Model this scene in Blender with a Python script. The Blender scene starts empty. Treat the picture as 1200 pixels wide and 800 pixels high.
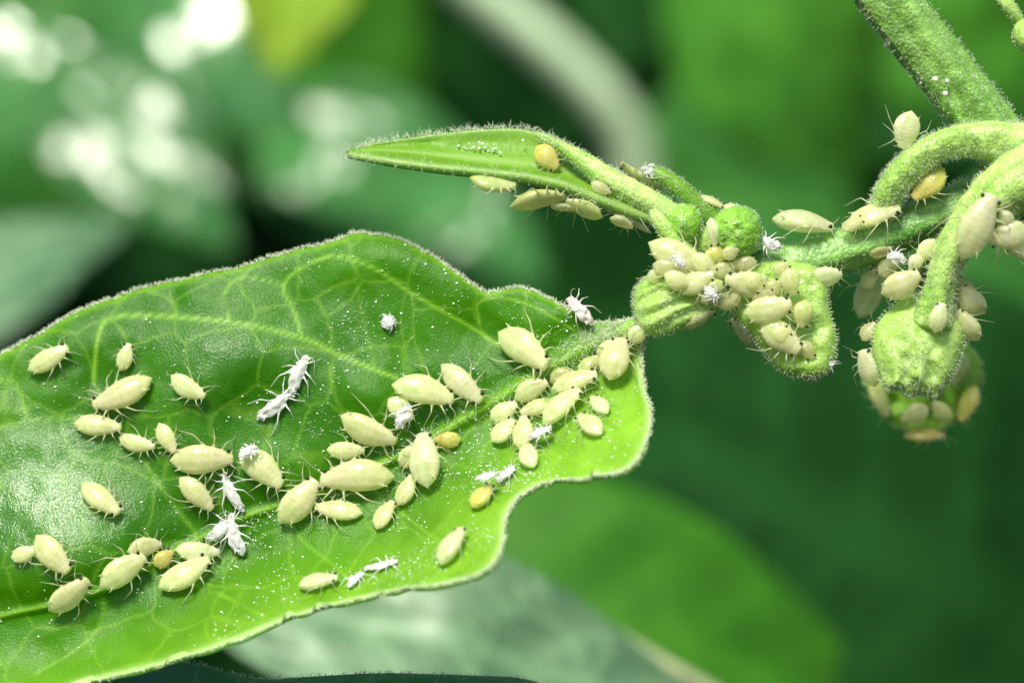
import bpy, math, random
import numpy as np
from mathutils import Vector, Matrix
random.seed(7)
rng = np.random.default_rng(11)
scene = bpy.context.scene
col = scene.collection
K = 0.001            # everything below is written in millimetres
D = 120.0            # camera to the plane y = 0
MM = 0.03            # one photo pixel at y = 0

# ------------------------------------------------------------------ camera
cam_d = bpy.data.cameras.new('camera')
cam = bpy.data.objects.new('camera', cam_d)
col.objects.link(cam)
scene.camera = cam
cam.location = (0, -D * K, 0)
cam.rotation_euler = (math.radians(90), 0, 0)
cam_d.lens = 120
cam_d.sensor_width = 36
cam_d.clip_start = 0.005
cam_d.clip_end = 20
cam_d.dof.use_dof = True
cam_d.dof.focus_distance = (D - 0.6) * K
cam_d.dof.aperture_fstop = 36
cam_d.dof.aperture_blades = 0

# ------------------------------------------------------------------ light
SUN = Vector((-0.20, -0.60, 0.78)).normalized()      # towards the sun
elev = math.asin(SUN.z)
world = bpy.data.worlds.new('World')
scene.world = world
world.use_nodes = True
nt = world.node_tree
sky = nt.nodes.new('ShaderNodeTexSky')
sky.sky_type = 'NISHITA'
sky.sun_disc = False
sky.sun_elevation = elev
sky.sun_rotation = math.atan2(SUN.x, SUN.y)
nt.links.new(sky.outputs[0], nt.nodes['Background'].inputs['Color'])
nt.nodes['Background'].inputs['Strength'].default_value = 0.11
sun_d = bpy.data.lights.new('sun', 'SUN')
sun_d.energy = 4.4
sun_d.angle = math.radians(18)
sun_d.color = (1.0, 0.96, 0.82)
sun = bpy.data.objects.new('sun', sun_d)
col.objects.link(sun)
sun.rotation_euler = SUN.to_track_quat('Z', 'Y').to_euler()
vs = scene.view_settings
vs.view_transform = 'Standard'
vs.look = 'None'
vs.exposure = 0.48
vs.gamma = 1
vs.use_curve_mapping = False
scene.cycles.use_denoising = True
scene.cycles.sample_clamp_indirect = 4
scene.cycles.max_bounces = 8
scene.cycles.transparent_max_bounces = 8


# ------------------------------------------------------------------ helpers
def P(px, py, y=0.0):
    """photo pixel + depth in mm -> point in mm"""
    f = (D + y) / D
    return np.array([(px - 600) * MM * f, y, (400 - py) * MM * f])


def cr(pts, n):
    """Catmull-Rom resampling of a list of points to n samples"""
    p = np.asarray(pts, float)
    p = np.vstack([2 * p[0] - p[1], p, 2 * p[-1] - p[-2]])
    m = len(p) - 3
    t = np.linspace(0, m, n)
    i = np.minimum(t.astype(int), m - 1)
    f = (t - i)[:, None]
    a, b, c, d = p[i], p[i + 1], p[i + 2], p[i + 3]
    return 0.5 * (2 * b + (c - a) * f + (2 * a - 5 * b + 4 * c - d) * f ** 2 + (3 * b - a - 3 * c + d) * f ** 3)


def unit(v):
    v = np.asarray(v, float)
    return v / (np.linalg.norm(v, axis=-1, keepdims=True) + 1e-12)


def mesh_obj(name, verts, faces, mat, parent=None, attrs=None, smooth=True, subsurf=0):
    me = bpy.data.meshes.new(name)
    me.from_pydata((np.asarray(verts) * K).tolist(), [], faces if isinstance(faces, list) else faces.tolist())
    if smooth:
        me.polygons.foreach_set('use_smooth', np.ones(len(me.polygons), bool))
    for k, v in (attrs or {}).items():
        a = me.attributes.new(k, 'FLOAT', 'POINT')
        a.data.foreach_set('value', np.asarray(v, np.float32))
    me.materials.append(mat)
    me.update()
    o = bpy.data.objects.new(name, me)
    col.objects.link(o)
    if parent is not None:
        o.parent = parent
    if subsurf:
        m = o.modifiers.new('smooth', 'SUBSURF')
        m.levels = m.render_levels = subsurf
    return o


def tag(o, label=None, cat=None, group=None, kind=None):
    for k, v in (('label', label), ('category', cat), ('group', group), ('kind', kind)):
        if v:
            o[k] = v
    return o


def empty(name, loc=(0, 0, 0)):
    o = bpy.data.objects.new(name, None)
    o.location = Vector(loc) * K
    o.empty_display_size = 0.001
    col.objects.link(o)
    return o


def grid_faces(nu, nv, closed_v=False, off=0):
    i = np.arange(nu - 1)[:, None]
    j = np.arange(nv if closed_v else nv - 1)[None, :]
    j2 = (j + 1) % nv
    a = i * nv + j
    b = i * nv + j2
    c = (i + 1) * nv + j2
    d = (i + 1) * nv + j
    return (np.stack([a, b, c, d], -1).reshape(-1, 4) + off)


def grid_normals(V, nu, nv):
    G = V.reshape(nu, nv, 3)
    du = np.gradient(G, axis=0)
    dv = np.gradient(G, axis=1)
    return unit(np.cross(du, dv)).reshape(-1, 3)


# value noise for shapes
_perm = rng.random((64, 64, 64))


def vnoise(p):
    p = np.asarray(p, float)
    i = np.floor(p).astype(int)
    f = p - i
    f = f * f * (3 - 2 * f)
    out = 0
    for dx in (0, 1):
        for dy in (0, 1):
            for dz in (0, 1):
                w = (f[..., 0] if dx else 1 - f[..., 0]) * (f[..., 1] if dy else 1 - f[..., 1]) * (f[..., 2] if dz else 1 - f[..., 2])
                out = out + w * _perm[(i[..., 0] + dx) % 64, (i[..., 1] + dy) % 64, (i[..., 2] + dz) % 64]
    return out * 2 - 1


# ------------------------------------------------------------------ materials
def new_mat(name):
    m = bpy.data.materials.new(name)
    m.use_nodes = True
    return m, m.node_tree, m.node_tree.nodes['Principled BSDF']


def N(t, kind, **kw):
    n = t.nodes.new(kind)
    for k, v in kw.items():
        if k in n.inputs:
            n.inputs[k].default_value = v
        else:
            setattr(n, k, v)
    return n


def mixc(t, fac, a, b, blend='MIX'):
    m = t.nodes.new('ShaderNodeMix')
    m.data_type = 'RGBA'
    m.blend_type = blend
    for sock, val in ((m.inputs[0], fac), (m.inputs[6], a), (m.inputs[7], b)):
        if hasattr(val, 'links') or hasattr(val, 'is_output'):
            t.links.new(val, sock)
        else:
            sock.default_value = val if not isinstance(val, tuple) or len(val) == 4 else (*val, 1)
    return m.outputs[2]


def ramp(t, src, lo, hi, a=0.0, b=1.0):
    r = t.nodes.new('ShaderNodeMapRange')
    t.links.new(src, r.inputs[0])
    for k, v in zip((1, 2, 3, 4), (lo, hi, a, b)):
        r.inputs[k].default_value = v
    return r.outputs[0]


def noise(t, scale, detail=3, rough=0.55, coord='Object'):
    tc = t.nodes.new('ShaderNodeTexCoord')
    n = N(t, 'ShaderNodeTexNoise', Scale=scale, Detail=detail, Roughness=rough)
    t.links.new(tc.outputs[coord], n.inputs['Vector'])
    return n.outputs['Fac']


def attr(t, name):
    a = t.nodes.new('ShaderNodeAttribute')
    a.attribute_name = name
    return a.outputs['Fac']


def add_transmission(t, bsdf, colour_out, amount, tint=(1, 1, 1, 1)):
    tr = t.nodes.new('ShaderNodeBsdfTranslucent')
    t.links.new(colour_out, tr.inputs['Color'])
    mx = t.nodes.new('ShaderNodeMixShader')
    mx.inputs[0].default_value = amount
    t.links.new(bsdf.outputs[0], mx.inputs[1])
    t.links.new(tr.outputs[0], mx.inputs[2])
    t.links.new(mx.outputs[0], t.nodes['Material Output'].inputs['Surface'])


def leaf_material(name, dark, light, vein_c, trans, rough=0.36, spec=0.5, bump=0.35, trans_amt=0.4, cell=900, grain=9000, net_amt=0.30, net_bump=0.06, young_lit_c=(0.34, 0.66, 0.045)):
    m, t, b = new_mat(name)
    n1 = noise(t, 160, 4)
    n2 = noise(t, 900, 3)
    c = mixc(t, ramp(t, n1, 0.35, 0.68), (*dark, 1), (*light, 1))
    c = mixc(t, ramp(t, n2, 0.4, 0.75, 0, 0.35), c, (*light, 1))
    # fine net of small veins
    tc = t.nodes.new('ShaderNodeTexCoord')
    wob = N(t, 'ShaderNodeTexNoise', Scale=700, Detail=2)
    t.links.new(tc.outputs['Object'], wob.inputs['Vector'])
    sc_ = N(t, 'ShaderNodeVectorMath', operation='MULTIPLY_ADD')
    t.links.new(wob.outputs['Color'], sc_.inputs[0])
    sc_.inputs[1].default_value = (0.0008, 0.0008, 0.0008)
    t.links.new(tc.outputs['Object'], sc_.inputs[2])
    vo = N(t, 'ShaderNodeTexVoronoi', Scale=cell, feature='DISTANCE_TO_EDGE')
    t.links.new(sc_.outputs[0], vo.inputs['Vector'])
    net = ramp(t, vo.outputs['Distance'], 0.0, 0.045, 1, 0)
    c = mixc(t, ramp(t, net, 0, 1, 0, net_amt), c, (*vein_c, 1))
    v = attr(t, 'vein')
    c = mixc(t, v, c, (*vein_c, 1))
    ym = N(t, 'ShaderNodeMath', operation='MULTIPLY')
    t.links.new(attr(t, 'young'), ym.inputs[0])
    t.links.new(ramp(t, n2, 0.3, 0.7, 0.72, 1.12), ym.inputs[1])
    young = ym.outputs[0]
    c = mixc(t, young, c, (*young_lit_c, 1))  # young tissue colour; on the big leaf also painted sunlight on its lower lip
    c = mixc(t, ramp(t, attr(t, 'rim'), 0, 1, 0, 0.8), c, (0.62, 0.80, 0.34, 1))
    t.links.new(c, b.inputs['Base Color'])
    g = noise(t, grain, 2, 0.7)
    b.inputs['Roughness'].default_value = rough
    t.links.new(ramp(t, n2, 0.3, 0.7, rough - 0.06, rough + 0.12), b.inputs['Roughness'])
    sheen_mask = attr(t, 'sheen_mask')          # gloss raised locally to put the sheen on the leaf blister
    t.links.new(ramp(t, sheen_mask, 0, 1, spec, max(spec, 0.95)), b.inputs['Specular IOR Level'])
    rg = N(t, 'ShaderNodeMath', operation='MULTIPLY')
    t.links.new(ramp(t, n2, 0.3, 0.7, rough - 0.06, rough + 0.12), rg.inputs[0])
    t.links.new(ramp(t, sheen_mask, 0, 1, 1.0, 0.55), rg.inputs[1])
    t.links.new(rg.outputs[0], b.inputs['Roughness'])
    bp = N(t, 'ShaderNodeBump', Strength=bump, Distance=0.00006)
    t.links.new(g, bp.inputs['Height'])
    bp2 = N(t, 'ShaderNodeBump', Strength=net_bump, Distance=0.0001)
    t.links.new(net, bp2.inputs['Height'])
    bp2.invert = True
    t.links.new(bp.outputs[0], bp2.inputs['Normal'])
    t.links.new(bp2.outputs[0], b.inputs['Normal'])
    tcol = mixc(t, v, (*trans, 1), (*[min(1, x * 1.4) for x in trans], 1))
    tcol = mixc(t, young, tcol, (0.45, 0.75, 0.10, 1))  # transmitted colour gets the same young tissue and painted lip light
    add_transmission(t, b, tcol, trans_amt)
    return m


def stem_material(name, dark, light, rough=0.42, grain=7500, bump=0.3, sss=0.25):
    m, t, b = new_mat(name)
    n1 = noise(t, 350, 4)
    n2 = noise(t, 2600, 2)
    c = mixc(t, ramp(t, n1, 0.35, 0.65), (*dark, 1), (*light, 1))
    c = mixc(t, ramp(t, n2, 0.50, 0.75, 0, 0.65), c, tuple(min(1, x * 1.7) for x in light) + (1,))
    c = mixc(t, attr(t, 'stripe'), c, tuple(x * 0.55 for x in dark) + (1,))
    t.links.new(c, b.inputs['Base Color'])
    b.inputs['Roughness'].default_value = rough
    b.inputs['Subsurface Weight'].default_value = sss
    b.inputs['Subsurface Radius'].default_value = (0.6, 1.0, 0.2)
    b.inputs['Subsurface Scale'].default_value = 0.0004
    vo = N(t, 'ShaderNodeTexVoronoi', Scale=grain)
    tc = t.nodes.new('ShaderNodeTexCoord')
    t.links.new(tc.outputs['Object'], vo.inputs['Vector'])
    bp = N(t, 'ShaderNodeBump', Strength=bump, Distance=0.00012)
    bp.invert = True
    t.links.new(vo.outputs['Distance'], bp.inputs['Height'])
    t.links.new(bp.outputs[0], b.inputs['Normal'])
    return m


def aphid_material(name, body, belly, wet=0.24, clear=0.28):
    m, t, b = new_mat(name)
    s = attr(t, 'along')
    oi = t.nodes.new('ShaderNodeObjectInfo')
    n1 = noise(t, 2200, 3)
    c = mixc(t, ramp(t, s, 0.25, 0.85), (*body, 1), (*belly, 1))
    c = mixc(t, ramp(t, n1, 0.42, 0.72, 0, 0.6), c, (body[0] * 0.55, body[1] * 0.78, body[2] * 0.42, 1))
    c = mixc(t, ramp(t, noise(t, 9000, 2), 0.52, 0.72, 0, 0.6), c, (0.88, 0.88, 0.70, 1))
    c = mixc(t, attr(t, 'limb'), c, (0.72, 0.72, 0.42, 1))
    c = mixc(t, attr(t, 'mark'), c, (0.34, 0.36, 0.10, 1))
    hsv = N(t, 'ShaderNodeHueSaturation')
    t.links.new(ramp(t, oi.outputs['Random'], 0, 1, 0.9, 1.08), hsv.inputs['Value'])
    t.links.new(ramp(t, oi.outputs['Random'], 0, 1, 0.485, 0.51), hsv.inputs['Hue'])
    t.links.new(c, hsv.inputs['Color'])
    t.links.new(hsv.outputs[0], b.inputs['Base Color'])
    b.inputs['Roughness'].default_value = wet
    b.inputs['Subsurface Weight'].default_value = 0.55
    b.inputs['Subsurface Radius'].default_value = (1.0, 0.9, 0.4)
    b.inputs['Subsurface Scale'].default_value = 0.00028
    b.inputs['Specular IOR Level'].default_value = 0.55
    bp = N(t, 'ShaderNodeBump', Strength=0.45, Distance=0.00004)
    t.links.new(noise(t, 5200, 3), bp.inputs['Height'])
    sn = N(t, 'ShaderNodeMath', operation='SINE')
    ml = N(t, 'ShaderNodeMath', operation='MULTIPLY')
    ml.inputs[1].default_value = 62.0
    t.links.new(s, ml.inputs[0])
    t.links.new(ml.outputs[0], sn.inputs[0])
    bp2 = N(t, 'ShaderNodeBump', Strength=0.12, Distance=0.00002)
    t.links.new(sn.outputs[0], bp2.inputs['Height'])
    t.links.new(bp.outputs[0], bp2.inputs['Normal'])
    t.links.new(bp2.outputs[0], b.inputs['Normal'])
    tr = t.nodes.new('ShaderNodeBsdfTranslucent')
    t.links.new(hsv.outputs[0], tr.inputs['Color'])
    cl = t.nodes.new('ShaderNodeBsdfTransparent')
    cl.inputs['Color'].default_value = (0.90, 0.95, 0.72, 1)
    m1 = t.nodes.new('ShaderNodeMixShader')
    m1.inputs[0].default_value = 0.22
    t.links.new(b.outputs[0], m1.inputs[1])
    t.links.new(tr.outputs[0], m1.inputs[2])
    m2 = t.nodes.new('ShaderNodeMixShader')
    m2.inputs[0].default_value = clear
    t.links.new(m1.outputs[0], m2.inputs[1])
    t.links.new(cl.outputs[0], m2.inputs[2])
    t.links.new(m2.outputs[0], t.nodes['Material Output'].inputs['Surface'])
    return m


def plain(name, c, rough=0.5, sss=0.0, spec=0.5, trans=0.0):
    m, t, b = new_mat(name)
    cc = mixc(t, ramp(t, noise(t, 1500, 3), 0.3, 0.7), tuple(x * 0.85 for x in c) + (1,), tuple(min(1, x * 1.1) for x in c) + (1,))
    t.links.new(cc, b.inputs['Base Color'])
    b.inputs['Roughness'].default_value = rough
    b.inputs['Specular IOR Level'].default_value = spec
    if sss:
        b.inputs['Subsurface Weight'].default_value = sss
        b.inputs['Subsurface Scale'].default_value = 0.0003
    if trans:
        add_transmission(t, b, cc, trans)
    return m


M_leaf = leaf_material('leaf_green', (0.028, 0.145, 0.001), (0.072, 0.255, 0.002), (0.27, 0.54, 0.04), (0.26, 0.70, 0.006), trans_amt=0.36, spec=0.24, rough=0.26, bump=0.5, grain=12000, cell=430)
M_under = leaf_material('leaf_dark_green', (0.03, 0.14, 0.04), (0.06, 0.20, 0.06), (0.22, 0.40, 0.18), (0.06, 0.2, 0.02), trans_amt=0.2)
M_young = leaf_material('young_leaf_green', (0.33, 0.58, 0.06), (0.55, 0.77, 0.22), (0.66, 0.82, 0.40), (0.45, 0.75, 0.10), rough=0.32, bump=0.9, trans_amt=0.35, cell=1400, grain=5200)
M_fold = leaf_material('folded_leaf_green', (0.13, 0.34, 0.012), (0.26, 0.50, 0.035), (0.46, 0.64, 0.20), (0.25, 0.6, 0.04), rough=0.4, bump=0.5, trans_amt=0.4, cell=1500, grain=6000)
M_stem = stem_material('stem_green', (0.10, 0.25, 0.025), (0.20, 0.38, 0.07))
M_stem_dark = stem_material('dark_stem_green', (0.09, 0.26, 0.03), (0.22, 0.43, 0.10))
M_stem_pale = stem_material('pale_stem_green', (0.24, 0.46, 0.05), (0.45, 0.65, 0.18))
M_bud = stem_material('bud_green', (0.12, 0.33, 0.015), (0.24, 0.47, 0.05), rough=0.32)
M_hair = plain('plant_hair', (0.86, 0.96, 0.72), rough=0.35, trans=0.4)
M_gland = plain('gland_white', (0.84, 0.93, 0.74), rough=0.25, sss=0.3)
M_aphid = aphid_material('aphid_pale_green', (0.80, 0.84, 0.42), (0.87, 0.83, 0.49))
M_aphid_white = aphid_material('aphid_cream', (0.84, 0.86, 0.52), (0.87, 0.84, 0.56), wet=0.26, clear=0.34)
M_aphid_amber = aphid_material('aphid_amber', (0.76, 0.72, 0.15), (0.80, 0.66, 0.22))
M_aphid_olive = aphid_material('aphid_olive', (0.62, 0.70, 0.25), (0.72, 0.72, 0.34))
M_eye = plain('aphid_eye', (0.010, 0.005, 0.004), rough=0.2)
M_skin = plain('shed_skin_white', (0.88, 0.88, 0.85), rough=0.4, trans=0.45)
M_skin_pink = plain('shed_skin_pinkish', (0.82, 0.76, 0.70), rough=0.4, trans=0.3)


# ------------------------------------------------------------------ hairs and glands
def hairs(name, base, nrm, length, rad, parent, mat=None, curl=0.5, lean=0.35, droop=(0, 0, 0)):
    """tapered bent hairs joined into one uncountable fuzz"""
    base = np.asarray(base, float)
    n = len(base)
    L = length * (0.55 + 0.8 * rng.random(n))[:, None]
    d0 = unit(nrm + lean * rng.normal(size=(n, 3)))
    side = unit(np.cross(d0, rng.normal(size=(n, 3))))
    d1 = unit(d0 + curl * side + np.asarray(droop))
    d2 = unit(d1 + curl * 1.3 * side + np.asarray(droop))
    pts = [base - d0 * 0.02, base + d0 * L * 0.4, base + d0 * L * 0.4 + d1 * L * 0.35, base + d0 * L * 0.4 + d1 * L * 0.35 + d2 * L * 0.3]
    a = unit(np.cross(d0, side))
    rs = (1.0, 0.75, 0.5, 0.12)
    V = np.zeros((n, 12, 3))
    for k in range(4):
        for q in range(3):
            an = q * 2.0944
            V[:, k * 3 + q] = pts[k] + rad * rs[k] * (math.cos(an) * side + math.sin(an) * a)
    f = []
    for k in range(3):
        for q in range(3):
            f.append((k * 3 + q, k * 3 + (q + 1) % 3, k * 3 + 3 + (q + 1) % 3, k * 3 + 3 + q))
    F = (np.asarray(f)[None] + (np.arange(n) * 12)[:, None, None]).reshape(-1, 4)
    o = mesh_obj(name, V.reshape(-1, 3), F, mat or M_hair, parent)
    o['kind'] = 'stuff'
    return o


_t = (1 + 5 ** .5) / 2
ICO_V = unit(np.array([(-1, _t, 0), (1, _t, 0), (-1, -_t, 0), (1, -_t, 0), (0, -1, _t), (0, 1, _t), (0, -1, -_t), (0, 1, -_t), (_t, 0, -1), (_t, 0, 1), (-_t, 0, -1), (-_t, 0, 1)]))
ICO_F = np.array([(0, 11, 5), (0, 5, 1), (0, 1, 7), (0, 7, 10), (0, 10, 11), (1, 5, 9), (5, 11, 4), (11, 10, 2), (10, 7, 6), (7, 1, 8), (3, 9, 4), (3, 4, 2), (3, 2, 6), (3, 6, 8), (3, 8, 9), (4, 9, 5), (2, 4, 11), (6, 2, 10), (8, 6, 7), (9, 8, 1)])


def glands(name, centres, rads, parent, mat=None):
    n = len(centres)
    V = centres[:, None, :] + ICO_V[None] * np.asarray(rads)[:, None, None]
    F = (ICO_F[None] + (np.arange(n) * 12)[:, None, None]).reshape(-1, 3)
    o = mesh_obj(name, V.reshape(-1, 3), F, mat or M_gland, parent)
    o['kind'] = 'stuff'
    return o


# ------------------------------------------------------------------ the big leaf
ST = [((757, 374), (757, 371), (759, 378)), ((742, 386), (738, 375), (757, 392)), ((715, 396), (715, 378), (753, 410)),
      ((685, 408), (693, 377), (752, 434)), ((655, 424), (668, 364), (757, 460)), ((622, 443), (640, 350), (763, 483)),
      ((590, 463), (610, 338), (759, 513)), ((555, 484), (567, 341), (741, 545)), ((520, 505), (535, 320), (700, 558)),
      ((480, 527), (500, 296), (648, 563)), ((440, 547), (462, 279), (613, 579)), ((400, 565), (420, 274), (594, 604)),
      ((360, 580), (370, 288), (588, 640)), ((320, 594), (300, 308), (568, 669)), ((280, 608), (220, 326), (522, 682)),
      ((235, 630), (150, 344), (438, 697)), ((190, 653), (90, 366), (340, 724)), ((130, 687), (45, 393), (220, 770)),
      ((60, 709), (0, 416), (110, 799)), ((0, 722), (-60, 452), (20, 830)), ((-90, 750), (-140, 520), (-80, 860)),
      ((-200, 800), (-220, 640), (-200, 880)), ((-300, 850), (-290, 800), (-300, 892)), ((-340, 880), (-342, 874), (-338, 886))]
NU, NH = 420, 76
mid = cr([s[0] for s in ST], NU)
upe = cr([s[1] for s in ST], NU)
loe = cr([s[2] for s in ST], NU)
_o = np.argsort(mid[:, 0])
MIDX, MIDY = mid[_o, 0], mid[_o, 1]
VEINS = [  # polyline, half width px, strength
    ([(560, 480), (520, 463), (465, 443), (407, 420), (357, 397), (287, 380), (202, 371), (135, 371), (118, 385), (112, 415), (110, 445)], 3.2, 0.8),
    ([(354, 397), (345, 365), (332, 335), (355, 313), (395, 300), (440, 315), (478, 341), (520, 365), (560, 388), (600, 415)], 2.6, 0.75),
    ([(332, 335), (305, 327), (278, 327), (262, 346), (268, 374)], 2.2, 0.6),
    ([(200, 345), (207, 371)], 1.8, 0.4),
    ([(672, 386), (652, 374), (618, 356), (583, 349), (560, 356), (562, 378)], 2.4, 0.55),
    ([(0, 444), (18, 449), (27, 473), (34, 495)], 2.2, 0.6),
    ([(230, 625), (195, 580), (172, 545), (150, 515), (120, 494), (80, 489), (40, 493), (-20, 505), (-90, 530)], 3.0, 0.45),
    ([(460, 540), (420, 500), (395, 470), (386, 430)], 2.0, 0.35),
    ([(412, 300), (420, 345), (428, 385), (440, 430)], 1.5, 0.3),
    ([(475, 338), (470, 380), (478, 420)], 1.5, 0.3),
    ([(420, 558), (470, 600), (520, 640), (545, 670)], 2.4, 0.4),
    ([(330, 592), (352, 630), (395, 665), (420, 690)], 2.4, 0.4),
    ([(170, 662), (240, 690), (280, 705), (310, 722)], 2.2, 0.45),
    ([(120, 690), (118, 730), (90, 760), (40, 790)], 2.2, 0.4),
    ([(560, 484), (620, 520), (660, 535), (700, 545)], 2.4, 0.4),
    ([(640, 432), (690, 470), (730, 500), (748, 515)], 2.2, 0.35),
    ([(310, 600), (260, 660), (240, 700)], 1.8, 0.3),
]
VSEG = []
for pl, hw, stg in VEINS:
    q = cr(pl, len(pl) * 4)
    for a, b in zip(q[:-1], q[1:]):
        VSEG.append((a, b, hw, stg))


def vein_field(px, py):
    dmin = np.full(px.shape, 1e9)
    v = np.zeros(px.shape)
    for a, b, hw, stg in VSEG:
        ab = b - a
        t = np.clip(((px - a[0]) * ab[0] + (py - a[1]) * ab[1]) / (ab @ ab + 1e-9), 0, 1)
        d = np.hypot(px - a[0] - t * ab[0], py - a[1] - t * ab[1])
        dmin = np.minimum(dmin, d)
        v = np.maximum(v, min(1, stg * 1.15) * np.exp(-(d / (hw * 0.72)) ** 2))
    return dmin, v


BUMPS = [(78, 655, 95, 76, -1.15), (250, 430, 80, 60, -0.55), (170, 430, 60, 45, 0.25), (640, 372, 45, 26, -0.35), (430, 305, 60, 30, -0.3),
         (100, 400, 60, 40, -0.35), (300, 480, 60, 50, 0.45), (420, 460, 50, 40, -0.35), (520, 400, 55, 40, 0.3), (330, 350, 50, 40, 0.2),
         (580, 380, 40, 40, 0.4), (480, 650, 70, 40, 0.5), (300, 660, 60, 40, 0.5), (700, 500, 40, 50, -0.3), (650, 540, 50, 30, 0.25)]


def leaf_depth(px, py):
    px = np.asarray(px, float)
    py = np.asarray(py, float)
    my = np.interp(px, MIDX, MIDY)
    s = (my - py) * 0.88
    sp = 0.5 * (np.sqrt(s * s + 60) + s)
    sn = 0.5 * (np.sqrt(s * s + 60) - s)
    y = 0.03 * (0.05 * sp + 0.0006 * sp ** 2) - 0.03 * (0.30 * sn + 0.0056 * sn ** 2)
    for cx, cy, rx, ry, a in BUMPS:
        y = y + a * np.exp(-((px - cx) / rx) ** 2 - ((py - cy) / ry) ** 2)
    dv, _ = vein_field(px, py)
    dm = np.abs(s)
    d = np.minimum(dv, dm * 1.1)
    y = y - 0.13 * (1 - np.exp(-(d / 22.0) ** 2))          # blade swells between veins
    wm = np.interp(px, [-340, 100, 400, 560, 680, 757], [3, 4, 5.5, 9, 12, 14])
    y = y - np.interp(px, [-340, 0, 400, 600, 757], [0.05, 0.12, 0.2, 0.42, 0.5]) * np.exp(-(s / wm) ** 2)   # midrib ridge
    pp = np.stack([px * 0.02, py * 0.02, px * 0], -1)
    kx = np.clip(1.15 - px / 500, 0.45, 1)
    y = y + kx * (0.09 * vnoise(pp) + 0.05 * vnoise(pp * 2.7 + 5)) + 0.012 * vnoise(pp * 6.1 + 9)
    return y


def leaf_pt(px, py, lift=0.0):
    y = float(leaf_depth(np.array([px]), np.array([py]))[0]) - lift
    return P(px, py, y)


def leaf_nrm(px, py, e=9.0):
    a = leaf_pt(px + e, py) - leaf_pt(px - e, py)
    b = leaf_pt(px, py - e) - leaf_pt(px, py + e)
    n = np.cross(a, b)
    n = unit(n)
    return n if n[1] < 0 else -n


shoot = empty('pepper_shoot', P(1180, 170, 0))
tag(shoot, 'hairy green pepper shoot with curled leaves infested by pale aphids', 'plant')
ROOT = P(1180, 170, 0)


def part(name, V, F, mat, parent=None, **kw):
    """part of the shoot: vertices given in scene mm; local = scene - root"""
    o = mesh_obj(name, np.asarray(V) - ROOT, F, mat, parent or shoot, **kw)
    return o


def sub_hairs(name, base, nrm, length, rad, parent, **kw):
    return hairs(name, np.asarray(base) - ROOT, nrm, length, rad, parent, **kw)


# grid over the blade: upper edge -> midrib -> lower edge
w = np.linspace(0, 1, NH + 1)
wu = 1 - (1 - w) ** 1.15
rows = []
for k in range(NU):
    up = upe[k] + (mid[k] - upe[k]) * wu[:, None]
    lo = mid[k] + (loe[k] - mid[k]) * w[1:, None]
    rows.append(np.vstack([up, lo]))
G = np.array(rows)                      # NU, NV, 2
NV = G.shape[1]
# ragged margin
tt = np.arange(NU)
for jj, amp in ((0, 1.1), (NV - 1, 1.1)):
    G[:, jj, 1] += amp * vnoise(np.stack([tt * 0.35, tt * 0 + jj, tt * 0], -1)) + 1.5 * vnoise(np.stack([tt * 0.09, tt * 0 + jj, tt * 0 + 3], -1))
gx, gy = G[..., 0].ravel(), G[..., 1].ravel()
gd = leaf_depth(gx, gy)
# margins roll slightly
jj = np.tile(np.arange(NV), NU)
gd = gd + 0.25 * np.exp(-jj / 3.0) + 0.04 * np.exp(-(NV - 1 - jj) / 3.0)
f = (D + gd) / D
LV = np.stack([(gx - 600) * MM * f, gd, (400 - gy) * MM * f], -1)
_, vf = vein_field(gx, gy)
s_all = (np.interp(gx, MIDX, MIDY) - gy) * 0.88
wm = np.interp(gx, [-340, 100, 400, 560, 680, 757], [2.6, 3.2, 4.5, 7, 9, 11])
vf = np.maximum(vf, 0.85 * np.exp(-(s_all / wm) ** 2))
edge_px = np.minimum(np.hypot(gx - np.repeat(G[:, 0, 0], NV), gy - np.repeat(G[:, 0, 1], NV)), np.hypot(gx - np.repeat(G[:, -1, 0], NV), gy - np.repeat(G[:, -1, 1], NV)))
vf = np.maximum(vf, 0.8 * np.exp(-(edge_px / 5.0) ** 2))
low_edge = np.exp(-(np.hypot(gx - np.repeat(G[:, -1, 0], NV), gy - np.repeat(G[:, -1, 1], NV)) / 6.0) ** 2)
young = np.clip((gx - 480) / 280, 0, 1) * 0.5 + np.clip((-s_all - 20) / 110, 0, 1) ** 1.3 * 0.6  # pale young base, plus brightness of the sunlit lower lip painted into the colour
young = np.clip(young, 0, 0.85)
young = np.where(s_all > 0, np.clip((gx - 640) / 130, 0, 1) * 0.35, young)
sheen_f = np.exp(-((gx - 45) / 85) ** 2 - ((gy - 585) / 75) ** 2) + 0.45 * np.exp(-((gx - 245) / 60) ** 2 - ((gy - 440) / 50) ** 2)  # added gloss patches, set where the blade should show sheen
LF = grid_faces(NU, NV)
leaf = part('leaf', LV, LF, M_leaf, attrs={'vein': vf, 'young': young, 'rim': low_edge, 'sheen_mask': sheen_f})
so = leaf.modifiers.new('thickness', 'SOLIDIFY')
so.thickness = 0.20 * K
LN = grid_normals(LV, NU, NV)
if LN[:, 1].mean() > 0:
    LN = -LN
    so.offset = -1
else:
    so.offset = 1
vis = gx > -40
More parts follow.
